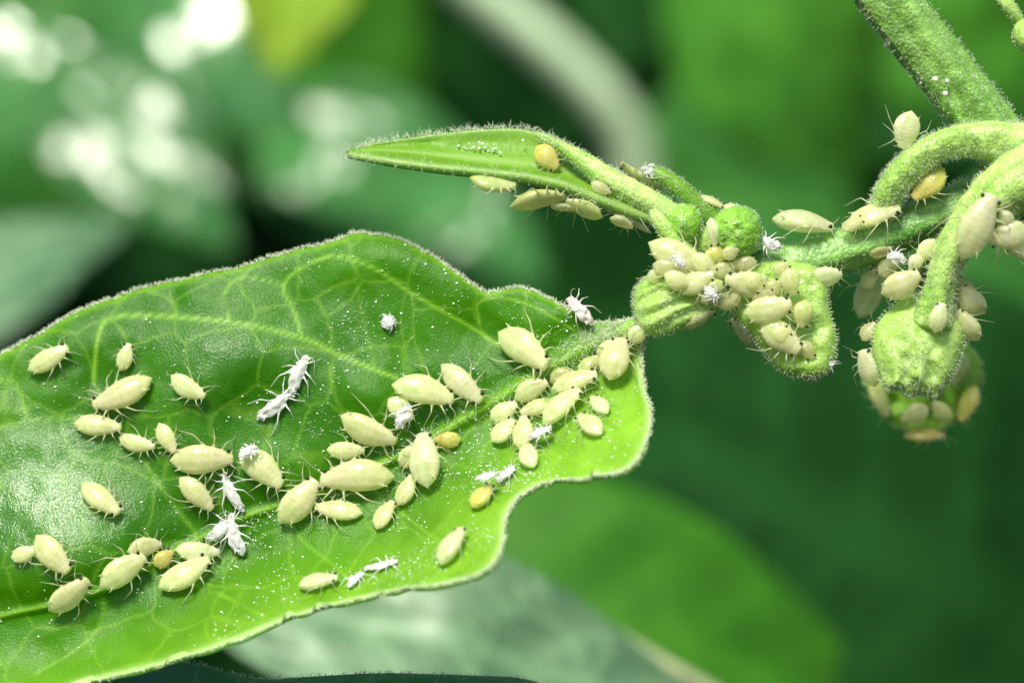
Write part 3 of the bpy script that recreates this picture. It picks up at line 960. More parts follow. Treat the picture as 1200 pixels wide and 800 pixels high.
G1 = 'aphids scattered on the open left half of the big leaf'
G2 = 'aphids bunched in the middle of the big leaf'
G3_ = 'aphids crowded along the midrib near the leaf base'
G4 = 'aphids on the shoot tip and buds'
LEAF_APHIDS = [
    # tail, head, width px, tint, label, group, lift
    ((36, 435), (83, 409), 26, 'p', 'cream aphid alone close under the fuzzy upper left leaf margin', G1, 0),
    ((143, 434), (153, 403), 20, 'p', 'small upright aphid above a larger one, beside a fine leaf vein', G1, 0),
    ((179, 446), (113, 479), 35, 'p', 'large plump aphid with its head down toward the blistered leaf patch', G1, 0),
    ((204, 441), (244, 465), 25, 'p', 'small aphid with long antennae on dull leaf right of the plump one', G1, 0),
    ((89, 498), (144, 504), 27, 'p', 'mid sized aphid sitting on the vein at the top of the shiny blister', G1, 0),
    ((141, 513), (184, 524), 21, 'p', 'little aphid nose to tail behind one on the blister vein', G1, 0),
    ((188, 497), (207, 531), 22, 'p', 'small steeply slanted aphid touching the tail of a big broad one', G1, 0),
    ((202, 540), (275, 538), 36, 'p', 'big broad aphid lying level in front of a shed skin', G1, 0),
    ((97, 570), (140, 605), 29, 'p', 'lone aphid at the rim of the glittering leaf patch', G1, 0),
    ((212, 560), (250, 597), 27, 'p', 'aphid pointing at the ragged white skins on the midrib', G1, 0),
    ((283, 532), (331, 571), 36, 'p', 'yellowish aphid with a white skin scrap stuck on its back', G1, 0),
    ((329, 612), (372, 564), 37, 'p', 'wide aphid head up, facing the head of the longest aphid', G2, 0),
    ((462, 560), (378, 566), 40, 'p', 'longest and largest aphid in the middle of the leaf', G2, 0),
    ((425, 604), (371, 598), 26, 'p', 'ridged aphid lying right below the longest one', G2, 0),
    ((443, 622), (463, 591), 23, 'p', 'small oval aphid lowest in the middle bunch, head up', G2, 0),
    ((470, 594), (487, 560), 24, 'p', 'small aphid tucked beside the round shiny one, above the lowest one', G2, 0),
    ((505, 574), (501, 513), 39, 'w', 'round shiny aphid standing head up between two small ones', G2, 0.12),
    ((470, 545), (491, 519), 23, 'p', 'small aphid pressed to the head of the round shiny one', G2, 0),
    ((540, 515), (509, 515), 20, 'a', 'amber yellow little aphid against the head of the round shiny one', G2, 0),
    ((384, 527), (428, 527), 22, 'p', 'small level aphid between the longest aphid and a plump slanting one', G2, 0),
    ((402, 486), (467, 514), 34, 'p', 'plump slanting aphid with its head against the midrib', G2, 0),
    ((460, 454), (530, 473), 36, 'p', 'large glossy aphid above the midrib with a smaller one at its side', G2, 0.1),
    ((455, 468), (482, 492), 26, 'p', 'small aphid half under a glossy one, white skin on it', G2, 0),
    ((520, 429), (566, 472), 30, 'w', 'slim shiny aphid slanting down onto the hairy midrib', G2, 0),
    ((589, 391), (646, 431), 39, 'p', 'large pear shaped aphid alone above the hairy midrib with long hind legs', G3_, 0),
    ((604, 467), (642, 447), 25, 'p', 'pinkish headed aphid on top of the midrib row, head against a green one', G3_, 0.05),
    ((577, 493), (608, 475), 25, 'p', 'aphid at the outer end of the midrib crowd', G3_, 0.05),
    ((646, 474), (613, 488), 22, 'p', 'small aphid turned the other way inside the midrib crowd', G3_, 0.0),
    ((580, 521), (606, 497), 26, 'p', 'aphid at the lower outer corner of the midrib crowd', G3_, 0.05),
    ((615, 530), (619, 493), 27, 'p', 'upright aphid at the lower edge of the midrib crowd above a round one', G3_, 0.1),
    ((627, 551), (619, 525), 24, 'w', 'round whitish aphid hanging below the midrib crowd', G3_, 0),
    ((643, 505), (687, 467), 32, 'p', 'glossy green aphid next to a white skin in the midrib crowd', G3_, 0.12),
    ((651, 462), (704, 446), 28, 'p', 'long pale aphid lying across the middle of the midrib crowd', G3_, 0.16),
    ((645, 447), (673, 436), 24, 'o', 'dull greenish aphid squeezed between the pear shaped one and the crowd', G3_, 0),
    ((717, 452), (732, 406), 38, 'p', 'wide flat aphid with head to the petiole, biggest of the midrib crowd', G3_, 0.2),
    ((680, 441), (704, 421), 22, 'o', 'small olive aphid half hidden beside the widest of the midrib crowd', G3_, 0.05),
    ((700, 412), (739, 400), 26, 'p', 'peach tinted aphid wedged across the narrow leaf base', G3_, 0.1),
    ((735, 397), (758, 384), 22, 'p', 'aphid highest up where the blade narrows into the petiole', G3_, 0.15),
    ((706, 513), (681, 493), 25, 'w', 'small rounded aphid, lower of two beside the midrib crowd', G3_, 0),
    ((713, 488), (695, 471), 20, 'w', 'tiny rounded aphid, upper of two beside the midrib crowd', G3_, 0),
    ((557, 599), (581, 574), 27, 'a', 'yellowish aphid carrying a white skin near the notch in the margin', G2, 0),
    ((522, 666), (549, 627), 33, 'w', 'soft whitish aphid by itself on the bright lower lip', G2, 0),
    ((353, 691), (399, 684), 25, 'w', 'pale peach aphid by itself at the pale lower margin', G2, 0),
    ((47, 629), (85, 671), 33, 'p', 'fat aphid on the glittering patch with a small one at its tail', G1, 0.1),
    ((16, 654), (47, 645), 20, 'p', 'small aphid butting the tail end of a fat one', G1, 0),
    ((59, 711), (104, 674), 31, 'p', 'aphid on the lower lip, head meeting the head of a fat one', G1, 0.05),
    ((117, 686), (168, 651), 33, 'p', 'broad aphid on the midrib with a smaller one along its upper side', G1, 0.1),
    ((149, 646), (188, 637), 23, 'p', 'smaller aphid lying along the upper side of a broad one', G1, 0),
    ((181, 663), (202, 646), 21, 'a', 'small yellow aphid between two pairs on the midrib', G1, 0),
    ((189, 693), (247, 661), 33, 'p', 'larger lower aphid of the pair beside the ragged white skins', G1, 0.1),
    ((207, 645), (257, 648), 25, 'w', 'paler upper aphid of the pair beside the ragged white skins', G1, 0.05),
]
for tl, hd, w_, mt, lb, gp, lf in LEAF_APHIDS:
    place(tl, hd, w_, lb, MATS[mt], group=gp, lift=lf)

SKINS = [
    ((449, 384), (462, 374), 15, 'small crumpled white skin alone on plain green blade', M_skin, 0.02),
    ((343, 464), (360, 418), 16, 'upper of two joined white skins, legs spread on the blade', M_skin, 0.03),
    ((303, 490), (342, 457), 16, 'lower of two joined white skins, legs spread on the blade', M_skin, 0.03),
    ((285, 598), (263, 553), 14, 'tall ragged white skin standing on the midrib', M_skin, 0.05),
    ((243, 632), (273, 604), 15, 'left branch of the ragged white skins on the midrib', M_skin, 0.06),
    ((285, 650), (272, 602), 15, 'right branch of the ragged white skins below the midrib', M_skin, 0.06),
    ((285, 546), (304, 531), 13, 'white skin scrap on the back of a yellowish aphid', M_skin, 0.75),
    ((464, 501), (479, 474), 14, 'white skin stuck on a small aphid by the glossy one', M_skin, 0.7),
    ((625, 521), (653, 507), 11, 'thin white skin at the edge of the midrib crowd', M_skin, 0.35),
    ((586, 569), (605, 551), 13, 'white skin leaning at the bend of the lower margin', M_skin, 0.1),
    ((567, 579), (592, 573), 10, 'white skin draped over a yellowish aphid', M_skin, 0.65),
    ((428, 669), (467, 660), 11, 'flat white skin shred on the bright lower lip', M_skin, 0.02),
    ((411, 691), (426, 674), 11, 'small white skin scrap at the pale lower margin', M_skin, 0.02),
    ((693, 381), (665, 350), 15, 'pinkish shed skin clinging to the upper margin near the base', M_skin_pink, 0.1),
]
for tl, hd, w_, lb, mt, lf in SKINS:
    place(tl, hd, w_, lb, mt, group='white skins shed by aphids', skin=True, lift=lf, cat='shed skin', name='shed_skin')

# tail, head, width, depth at tail, depth at head, roll (0 = back to the camera), tint, label
SHOOT = [
    ((551, 212), (605, 218), 32, -1.1, -1.1, -120, 'o', 'outermost aphid hanging under the folded leaf rim'),
    ((599, 238), (662, 229), 34, -1.1, -1.1, 115, 'o', 'longest aphid hanging under the folded leaf rim'),
    ((706, 252), (663, 235), 28, -1.0, -1.0, -120, 'o', 'aphid under the folded leaf rim nearest the petiole'),
    ((629, 171), (653, 197), 27, 0.2, 0.0, 0, 'a', 'orange aphid inside the fold of the upper leaf'),
    ((764, 270), (716, 246), 18, -0.2, -0.2, -100, 'w', 'glassy aphid below the young petiole'),
    ((776, 224), (727, 192), 24, 0.5, 0.5, 70, 'o', 'dim aphid above the young petiole, behind the bract tip'),
    ((820, 229), (849, 243), 15, 0.0, 0.0, 60, 'p', 'aphid lying on the bract slope'),
    ((850, 240), (871, 256), 20, 0.0, 0.0, 40, 'p', 'aphid behind the shiny green bud'),
    ((832, 256), (838, 290), 17, -1.2, -1.2, -30, 'w', 'narrow aphid pressed on the left side of the shiny bud'),
    ((762, 284), (829, 315), 38, -1.2, -1.2, 10, 'p', 'large aphid between the two buds and the ribbed leaf'),
    ((766, 310), (808, 322), 22, -1.4, -1.4, 0, 'g', 'aphid along the top of the ribbed leaf'),
    ((793, 338), (836, 320), 28, -1.5, -1.8, 15, 'p', 'aphid on the ribbed leaf, head to the node'),
    ((861, 314), (827, 319), 20, -1.3, -1.3, 0, 'g', 'aphid lying across the node under the shiny bud'),
    ((853, 294), (824, 302), 22, -1.1, -1.2, 0, 'a', 'yellowish aphid squeezed under the shiny bud'),
    ((887, 307), (857, 311), 21, -1.2, -1.2, 0, 'g', 'aphid right below the shiny bud'),
    ((903, 335), (850, 327), 32, -1.3, -1.7, 0, 'p', 'broad aphid at the upper lip of the cupped leaf'),
    ((822, 354), (840, 340), 19, -1.6, -1.6, 0, 'w', 'small whitish round aphid beside the ribbed leaf'),
    ((852, 357), (868, 338), 20, -1.4, -1.4, 0, 'g', 'small aphid between ribbed leaf and cupped leaf'),
    ((804, 386), (838, 363), 21, -1.1, -1.1, -50, 'p', 'aphid clinging to the underside of the ribbed leaf'),
    ((891, 409), (857, 373), 30, -0.3, -0.3, 60, 'w', 'bulky aphid on the outer left side of the cupped leaf'),
    ((913, 426), (892, 402), 22, -0.4, -0.4, 60, 'w', 'smaller aphid on the outer side of the cupped leaf'),
    ((944, 447), (974, 420), 26, -0.6, -0.6, -50, 'w', 'aphid hanging from the lower tip of the cupped leaf'),
    ((950, 327), (987, 321), 26, -0.8, -0.8, -20, 'w', 'aphid between cupped leaf and the dark side stem'),
    ((924, 315), (930, 346), 25, -1.75, -1.7, 0, 'g', 'upright aphid in the hollow of the cupped leaf'),
    ((872, 368), (928, 356), 33, -1.6, -1.9, 0, 'p', 'longest aphid in the hollow of the cupped leaf'),
    ((892, 376), (937, 412), 34, -1.6, -1.8, 0, 'p', 'lowest aphid in the hollow of the cupped leaf'),
    ((897, 345), (915, 330), 21, -1.4, -1.5, 0, 'g', 'small aphid near the upper lip of the cupped leaf'),
    ((779, 322), (812, 334), 24, -1.7, -1.7, 0, 'p', 'aphid with its tail on the ribs of the ribbed leaf'),
    ((838, 352), (866, 356), 22, -1.4, -1.4, 0, 'g', 'aphid on the petiole between ribbed and cupped leaf'),
    ((874, 322), (893, 340), 22, -1.7, -1.7, 0, 'g', 'aphid perched on top of the broad one by the cupped leaf'),
    ((812, 298), (838, 322), 24, -1.6, -1.7, 0, 'g', 'aphid lying over others in the middle of the node'),
    ((846, 330), (826, 346), 20, -1.8, -1.7, 0, 'o', 'greenish aphid lying over others at the node'),
    ((944, 352), (938, 384), 26, -1.6, -1.6, 0, 'o', 'greenish aphid against the right wall of the cupped leaf'),
    ((882, 350), (908, 344), 20, -1.6, -1.6, 0, 'g', 'small cream aphid over the left lip of the cupped leaf'),
    ((905, 398), (926, 386), 22, -1.9, -1.9, 0, 'g', 'cream aphid above the lowest one in the cupped leaf'),
    ((716, 254), (742, 266), 20, -0.8, -0.8, 115, 'g', 'glassy little aphid on the underside of the young petiole'),
    ((582, 210), (556, 206), 15, -1.0, -1.0, 60, 'g', 'tiny glassy aphid riding on the outermost one under the rim'),
    ((646, 240), (678, 246), 18, -0.9, -0.9, 100, 'g', 'small glassy aphid between two larger ones under the rim'),
    ((693, 214), (716, 226), 15, -0.9, -0.9, 0, 'g', 'tiny glassy aphid in the crease beside the young petiole'),
    ((986, 268), (1012, 256), 18, -0.7, -0.7, 30, 'g', 'small glassy aphid behind the raised one on the side stem'),
    ((1020, 300), (1048, 292), 20, -0.6, -0.6, -60, 'g', 'glassy aphid slung under the dark side stem'),
    ((1030, 322), (1052, 306), 22, -0.4, -0.4, 0, 'g', 'glassy aphid above the plump one by the hanging leaf'),
    ((1012, 338), (1026, 316), 20, 0.6, 0.6, 0, 'g', 'glassy aphid in front of the blurry pale one'),
    ((1010, 398), (1026, 378), 20, -0.5, -0.5, 30, 'g', 'glassy aphid on the shoulder of the hanging leaf'),
    ((1080, 300), (1066, 316), 18, -1.1, -1.1, 0, 'w', 'tiny cream aphid in the fork of side stem and stalk'),
    ((1142, 346), (1122, 326), 20, -0.9, -0.9, -30, 'g', 'glassy aphid climbing the stalk above the pair'),
    ((1186, 262), (1172, 246), 18, -2.4, -2.4, 0, 'w', 'tiny cream aphid beside the head of the biggest one'),
    ((760, 330), (776, 316), 17, -1.1, -1.1, 0, 'g', 'tiny glassy aphid at the upper left of the ribbed leaf'),
    ((846, 300), (866, 292), 17, -1.5, -1.5, 0, 'g', 'tiny glassy aphid stuck on the lower face of the shiny bud'),
    ((908, 322), (924, 308), 18, -1.6, -1.6, 0, 'g', 'tiny glassy aphid at the top of the cupped leaf'),
    ((940, 400), (952, 420), 20, -1.5, -1.5, 0, 'g', 'glassy aphid at the lower right inside the cupped leaf'),
    ((908, 252), (977, 266), 46, -0.3, -0.2, 75, 'w', 'side view aphid standing on the dark side stem with its tail raised'),
    ((993, 260), (1055, 243), 32, -0.5, -0.6, 40, 'p', 'aphid on the dark side stem at the foot of the arch'),
    ((1105, 197), (1070, 233), 33, -0.6, -0.6, -20, 'a', 'olive yellow aphid in the gap under the arched petiole'),
    ((1129, 302), (1164, 228), 42, -2.7, -2.7, 0, 'w', 'biggest creamy aphid head up on the thick pale stalk'),
    ((1206, 268), (1158, 282), 33, -2.3, -2.2, 0, 'w', 'pale aphid pushed under the biggest one on the stalk'),
    ((1215, 296), (1178, 288), 24, -1.9, -1.9, 0, 'w', 'pale aphid lowest beside the stalk at the frame edge'),
    ((1096, 281), (1075, 307), 22, -0.9, -0.9, 0, 'p', 'small aphid wedged between side stem and stalk'),
    ((1034, 344), (1078, 321), 33, -1.2, -1.3, 0, 'p', 'plump aphid at the top left of the hanging leaf'),
    ((1008, 372), (1032, 308), 34, 1.4, 1.2, 0, 'w', 'blurry pale aphid behind the hanging leaf'),
    ((1153, 368), (1124, 336), 32, -0.9, -1.0, 20, 'p', 'upper aphid of the pair right of the hanging leaf'),
    ((1146, 399), (1121, 364), 28, -0.9, -1.0, 30, 'p', 'lower aphid of the pair right of the hanging leaf'),
    ((1096, 389), (1105, 355), 23, -2.1, -2.1, 0, 'w', 'small cream aphid on the front of the hanging leaf'),
    ((1024, 453), (1010, 410), 29, -0.9, -0.9, 30, 'w', 'aphid on the left margin of the hanging leaf'),
    ((1022, 448), (1040, 488), 26, 5.8, 5.7, 40, 'o', 'blurry aphid at the left margin of the rear curled leaf'),
    ((1060, 508), (1108, 510), 26, 5.9, 5.8, 50, 'a', 'blurry yellowish aphid along the lowest tip of the rear curled leaf'),
    ((1142, 452), (1126, 494), 27, 5.8, 5.8, -40, 'a', 'blurry yellowish aphid at the lower right of the rear curled leaf'),
    ((1088, 478), (1056, 492), 25, 5.4, 5.5, 0, 'p', 'blurry pale aphid on the face of the rear curled leaf'),
    ((1112, 496), (1094, 470), 24, 5.3, 5.4, 20, 'o', 'blurry aphid across the lower face of the rear curled leaf'),
    ((1132, 416), (1116, 450), 25, 5.6, 5.6, 0, 'o', 'blurry aphid at the upper right of the rear curled leaf'),
    ((1069, 131), (1057, 174), 33, -0.6, -0.6, 10, 'w', 'pale aphid on top of the arched petiole, horns raised'),
]
for tl, hd, w_, y1, y2, rl, mt, lb in SHOOT:
    place(tl, hd, w_, lb, MATS[mt], y=y1, yh=y2, roll=rl, group=G4, spread=1.2 if y1 < 4 else 0.35)
SH_SKINS = [((742, 262), (712, 246), 10, -0.6, 'glassy white skin under the young petiole', M_skin), ((768, 206), (752, 196), 9, 0.0, 'white skin scrap at the bract tip', M_skin),
            ((826, 336), (842, 350), 10, -2.1, 'white skin scrap lying on the aphids at the node', M_skin), ((802, 312), (786, 300), 9, -1.9, 'white skin scrap on the large aphid between the buds', M_skin),
            ((958, 412), (976, 428), 10, -1.3, 'white skin scrap at the lower right rim of the cupped leaf', M_skin), ((1062, 306), (1040, 300), 11, -0.9, 'white skin scrap under the side stem beside the stalk', M_skin),
            ((916, 290), (892, 278), 14, -0.9, 'white skin tangle where bud and side stem meet', M_skin)]
for tl, hd, w_, y1, lb, mt in SH_SKINS:
    place(tl, hd, w_, lb, mt, y=y1, group='white skins shed by aphids', skin=True, cat='shed skin', name='shed_skin')
# ------------------------------------------------------------------ leaves and stems out of focus behind
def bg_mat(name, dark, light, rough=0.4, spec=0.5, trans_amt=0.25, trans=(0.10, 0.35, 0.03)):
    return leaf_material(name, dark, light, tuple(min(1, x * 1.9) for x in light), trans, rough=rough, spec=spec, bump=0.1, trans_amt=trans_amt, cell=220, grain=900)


def blade(base, tip, half, nrm, bow=0.12, fold=0.15, wave=0.05, nl=40, nw=18, seed=0, crinkle=0.0):
    """leaf between two points (mm): own length, width, bow and folded midrib"""
    base, tip = np.asarray(base, float), np.asarray(tip, float)
    ax = tip - base
    L = np.linalg.norm(ax)
    ax = ax / L
    nrm = unit(np.asarray(nrm, float))
    nrm = unit(nrm - ax * (nrm @ ax))
    sd = np.cross(ax, nrm)
    t = np.linspace(0, 1, nl)
    wprof = np.sin(np.clip(t, 0, 1) ** 0.75 * math.pi) ** 0.8 * half
    wprof = np.maximum(wprof, 0.02 * half)
    s = np.linspace(-1, 1, nw)
    V = (base + ax * (t * L)[:, None])[:, None] + sd[None, None] * (wprof[:, None] * s)[..., None]
    h = bow * L * np.sin(t * math.pi)[:, None] + fold * wprof[:, None] * np.abs(s) ** 1.3
    h = h + wave * half * vnoise(np.stack([np.broadcast_to(t[:, None] * 7, (nl, nw)), np.broadcast_to(s[None] * 3, (nl, nw)), np.full((nl, nw), seed * 1.7)], -1))
    if crinkle:
        h = h + crinkle * half * vnoise(np.stack([np.broadcast_to(t[:, None] * 26, (nl, nw)), np.broadcast_to(s[None] * 11, (nl, nw)), np.full((nl, nw), seed * 2.3)], -1))
    V = V + nrm * h[..., None]
    vein = np.broadcast_to(0.8 * np.exp(-(s / 0.06) ** 2), (nl, nw))
    vein = np.maximum(vein, 0.5 * np.exp(-((np.abs(s)[None] * 1.1 - ((t[:, None] * 7) % 1.0)) / 0.09) ** 2))
    return V.reshape(-1, 3), grid_faces(nl, nw), vein.ravel()


def bg_leaf(label, b, t, half, nrm, mat, seed, group='blurred leaves behind the shoot', **kw):
    """b, t: (px, py, depth mm)"""
    B = P(*b)
    root = empty('background_leaf', B)
    tag(root, label, 'leaf', group)
    V, F, v = blade(B, P(*t), half, nrm, seed=seed, **kw)
    o = mesh_obj('blade', V - B, F, mat, root, attrs={'vein': v, 'young': np.zeros(len(V))})
    m = o.modifiers.new('thickness', 'SOLIDIFY')
    m.thickness = 0.3 * K
    B1, T1 = B, P(*t)
    return root


def bg_stem(label, path, mat, name='blurred_twig'):
    q = cr(path, 60)
    C = np.array([P(a, b, c) for a, b, c, _ in q])
    R = q[:, 3] * MM * (D + q[:, 2]) / D
    T = unit(np.gradient(C, axis=0))
    A = unit(np.cross(T, np.array([0, 1.0, 0])))
    Bv = np.cross(A, T)
    th = np.linspace(0, 2 * math.pi, 16, endpoint=False)
    rr = R[:, None] * (1 + 0.08 * np.cos(4 * th))
    V = C[:, None] + rr[..., None] * (np.cos(th)[None, :, None] * A[:, None] + np.sin(th)[None, :, None] * Bv[:, None])
    o = mesh_obj(name, V.reshape(-1, 3), grid_faces(60, 16, True), mat)
    tag(o, label, 'stem')
    return o


HALF = unit(np.array([SUN.x, SUN.y - 1.0, SUN.z]))      # leaves tilted this way mirror the sun at the camera
M_b1 = bg_mat('rear_leaf_green', (0.022, 0.13, 0.018), (0.05, 0.20, 0.03), spec=0.25, rough=0.5)
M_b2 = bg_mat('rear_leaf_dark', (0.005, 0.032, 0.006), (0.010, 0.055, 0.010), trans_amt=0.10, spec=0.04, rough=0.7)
M_b3 = bg_mat('rear_leaf_waxy', (0.02, 0.11, 0.015), (0.04, 0.16, 0.03), rough=0.15, spec=0.5)
M_b8 = bg_mat('rear_leaf_glossy', (0.03, 0.14, 0.02), (0.06, 0.20, 0.04), rough=0.08, spec=0.9)
M_b9 = bg_mat('rear_leaf_satin', (0.03, 0.14, 0.03), (0.06, 0.20, 0.05), rough=0.16, spec=0.28)
M_b4 = bg_mat('rear_leaf_yellow', (0.20, 0.34, 0.02), (0.30, 0.45, 0.04), trans_amt=0.3, trans=(0.35, 0.6, 0.02), spec=0.2)
M_b5 = bg_mat('rear_leaf_pale', (0.05, 0.14, 0.06), (0.17, 0.29, 0.15), rough=0.42)
M_b6 = bg_mat('rear_leaf_bright', (0.034, 0.165, 0.010), (0.07, 0.24, 0.02), trans_amt=0.3, trans=(0.2, 0.6, 0.02), spec=0.2, rough=0.5)
M_b7 = bg_mat('rear_leaf_mid', (0.022, 0.12, 0.005), (0.042, 0.165, 0.010), trans_amt=0.2, spec=0.15, rough=0.5)
M_bs = stem_material('rear_stem_pale', (0.34, 0.48, 0.28), (0.48, 0.62, 0.38), sss=0.0)
M_bs2 = stem_material('rear_stem_straw', (0.22, 0.27, 0.12), (0.34, 0.38, 0.20), sss=0.0)


def to_sun(b, t, lean=(0, 0, 0)):
    """tip depth that lets the blade lie square to HALF (+ lean)"""
    mp = (P(*b) + P(*t)) / 2
    n_ = unit(unit(np.array([SUN.x, SUN.y, SUN.z]) + unit(np.array([0, -D, 0]) - mp)) + np.asarray(lean, float))
    y = t[2]
    for _ in range(30):
        d = P(t[0], t[1], y) - P(*b)
        y -= (d @ n_) / n_[1] * 0.7
    return (t[0], t[1], y), n_


t_, n_ = to_sun((60, 70, 112), (270, 290, 112))
bg_leaf('waxy leaf flashing white in the sun, far behind the big leaf', (60, 70, 112), t_, 5.2, n_, M_b3, 1, wave=0.045, bow=0.05, fold=0.10, crinkle=0.006, nl=90, nw=50)
t_, n_ = to_sun((150, -70, 122), (340, 180, 125), (.05, 0, .02))
bg_leaf('glossy leaf with pale sheen at the top of the blurred hedge', (150, -70, 122), t_, 5.5, n_, M_b8, 2, wave=0.035, fold=0.12, crinkle=0.004, nl=90, nw=50)
t_, n_ = to_sun((-60, 150, 118), (110, 60, 120), (-.2, 0, .1))
bg_leaf('small waxy leaf with glints beside the flashing one', (-60, 150, 118), t_, 6, n_, M_b8, 22, wave=0.035, fold=0.12, crinkle=0.004, nl=90, nw=50)
t_, n_ = to_sun((310, 160, 114), (440, 260, 116), (0, 0, .04))
bg_leaf('small glossy leaf with round glints left of the folded leaf tip', (310, 160, 114), t_, 3.0, n_, M_b9, 31, wave=0.05, fold=0.1, nl=60, nw=40)
t_, n_ = to_sun((480, 210, 112), (640, 330, 112), (0, 0, .03))
bg_leaf('small glossy leaf with a glow between folded leaf and big leaf', (480, 210, 112), t_, 3.2, n_, M_b9, 33, wave=0.05, fold=0.1, nl=60, nw=40)
bg_leaf('yellow green sunlit leaf hanging into the blurred hedge', (345, -110, 84), (322, 88, 80), 4.4, (0.35, -1, 0.6), M_b4, 3)
bg_leaf('mid green leaf behind the flashing waxy one', (-120, -60, 142), (200, 340, 145), 14, (0.1, -0.8, 0.4), M_b1, 4)
bg_leaf('leafy green leaf beyond the yellow green one', (180, -60, 138), (480, 240, 140), 13, (0.0, -0.8, 0.5), M_b7, 24)
bg_leaf('pale grey green leaf just behind the upper left leaf margin', (-110, 440, 72), (150, 262, 84), 4.4, HALF + np.array([0, .1, .5]), M_b5, 5, wave=0.1)
bg_leaf('dark teal leaf between the flashing leaf and the big leaf', (90, 300, 126), (460, 330, 130), 6, (0, -1, 0.05), M_b2, 6)
t_, n_ = to_sun((300, 140, 118), (620, 330, 118), (.2, -.05, -.15))
bg_leaf('green leaf with soft sheen above the big leaf', (300, 140, 118), t_, 6.5, n_, M_b9, 7, wave=0.05, crinkle=0.0, bow=0.08, fold=0.1, nl=90, nw=50)
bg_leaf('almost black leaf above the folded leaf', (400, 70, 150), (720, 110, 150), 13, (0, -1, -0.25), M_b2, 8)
bg_leaf('bright green leaf left of the upper stem', (790, -60, 105), (1010, 200, 112), 9, (0.1, -1, 0.5), M_b6, 9)
bg_leaf('green leaf behind the upper stem, right of the bright one', (960, -120, 118), (1230, 120, 122), 11, (-0.1, -1, 0.4), M_b6, 10)
bg_leaf('teal green leaf behind the side stem and bud', (700, 230, 146), (1100, 250, 150), 10, (0, -1, 0.05), M_b1, 11)
bg_leaf('deep green leaf behind the hanging leaf at the frame edge', (1060, 300, 90), (1330, 430, 95), 9, (0, -1, 0.12), M_b1, 12)
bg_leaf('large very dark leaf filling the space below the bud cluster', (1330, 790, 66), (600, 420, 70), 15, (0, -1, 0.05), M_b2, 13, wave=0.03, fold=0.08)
bg_leaf('mid green leaf with a clear edge against the very dark one', (380, 650, 60), (1060, 860, 64), 7.4, (0.05, -1, 0.35), M_b7, 14, wave=0.03, fold=0.05)
bg_leaf('pale sheeny leaf with straw edge under the big leaf', (230, 700, 28), (870, 890, 30), 4.4, HALF + np.array([0, -.1, .25]), M_b5, 15, wave=0.12)
bg_leaf('very dark leaf low at the right frame edge', (880, 860, 80), (1300, 560, 85), 10, (0, -1, 0.1), M_b2, 16)
bg_leaf('dark leaf behind the pink skin and the bud cluster', (540, 340, 135), (960, 420, 135), 10, (0, -1, -0.1), M_b2, 17)
bg_stem('pale blurred stem slanting from the top down to the folded leaf', [(490, -70, 135, 25), (575, 0, 135, 26), (650, 62, 135, 25), (700, 110, 135, 24), (738, 170, 136, 25), (752, 250, 137, 23)], M_bs)
bg_stem('straw coloured blurred stem at the right frame edge', [(1080, 460, 84, 9), (1140, 500, 84, 14), (1210, 555, 84, 17), (1290, 630, 84, 17)], M_bs2)
bg_stem('yellowish blurred stem between folded leaf and big leaf', [(500, 225, 146, 22), (560, 280, 146, 32), (630, 322, 146, 26), (700, 350, 146, 16)], M_bs2)
bg_stem('straw coloured stem along the pale sheeny leaf', [(540, 655, 34, 8), (640, 705, 34, 9), (720, 745, 34, 9), (850, 820, 34, 9)], M_bs2)

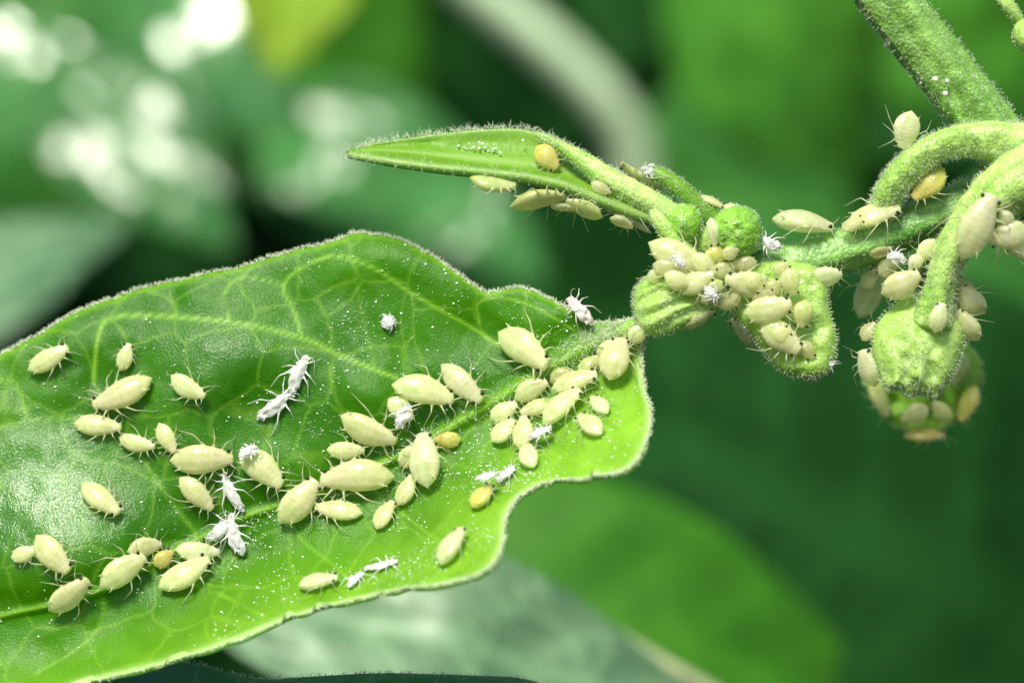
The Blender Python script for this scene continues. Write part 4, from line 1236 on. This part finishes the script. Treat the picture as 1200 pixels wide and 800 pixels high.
# dark leaf whose sharp margin shows below the big leaf
top = cr([(90, 830), (130, 798), (175, 786), (220, 776), (252, 783), (300, 795), (350, 793), (400, 790), (450, 788), (500, 789), (560, 791), (610, 794), (650, 806), (700, 830)], 160)
low = cr([(90, 835), (140, 860), (200, 900), (260, 940), (330, 960), (400, 970), (480, 960), (560, 930), (640, 890), (700, 835)], 160)
W = np.linspace(0, 1, 40)
Q = top[:, None] + (low - top)[:, None] * W[None, :, None]
dq = 0.6 - 5.0 * W[None] ** 1.0 + 0.12 * vnoise(np.stack([Q[..., 0] * .03, Q[..., 1] * .03, Q[..., 0] * 0], -1))
dq = np.broadcast_to(dq, Q.shape[:2])
ff = (D + dq) / D
QV = np.stack([(Q[..., 0] - 600) * MM * ff, dq, (400 - Q[..., 1]) * MM * ff], -1)
B = QV[80, 39]
lower_leaf = empty('lower_leaf', B)
tag(lower_leaf, 'dark green leaf whose finely haired margin peeps out below the big leaf', 'leaf')
ve = np.broadcast_to(0.5 * np.exp(-(W * 160 / 3.0) ** 2), (160, 40)).ravel()
ll = mesh_obj('blade', QV.reshape(-1, 3) - B, grid_faces(160, 40), M_under, lower_leaf, attrs={'vein': ve, 'young': np.zeros(6400)})
m = ll.modifiers.new('thickness', 'SOLIDIFY')
m.thickness = 0.2 * K
ii = rng.integers(0, 160, 420)
hairs('margin_hair', QV[ii, 0] - B + rng.normal(size=(420, 3)) * 0.03, np.tile([0, -0.4, 1.0], (420, 1)), 0.14, 0.013, ll, curl=1.0)

# the hedge of leaves far behind, one mass
VV, FF, vv_, off = [], [], [], 0
for k in range(620):
    y = rng.uniform(150, 330)
    x = rng.uniform(-75, 75) * (1 + y / 300)
    z = rng.uniform(-60, 75) * (1 + y / 300)
    c = np.array([x, y, z])
    d = unit(np.array([rng.normal(), 0.35 * rng.normal(), rng.normal() - 0.4]))
    nm = unit(np.array([0.5 * rng.normal(), -1.0, 0.25 + 0.35 * rng.normal()]))
    L = rng.uniform(28, 55)
    V, F, v = blade(c - d * L / 2, c + d * L / 2, L * rng.uniform(.22, .32), nm, nl=10, nw=7, seed=k, wave=0.12)
    VV.append(V); FF.append(F + off); vv_.append(v); off += len(V)
VV = np.vstack(VV)
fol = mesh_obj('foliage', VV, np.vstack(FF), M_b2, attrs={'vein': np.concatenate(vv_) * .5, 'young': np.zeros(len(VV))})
tag(fol, 'dense dark green foliage far behind, a blurred mass of leaves', 'foliage', kind='stuff')
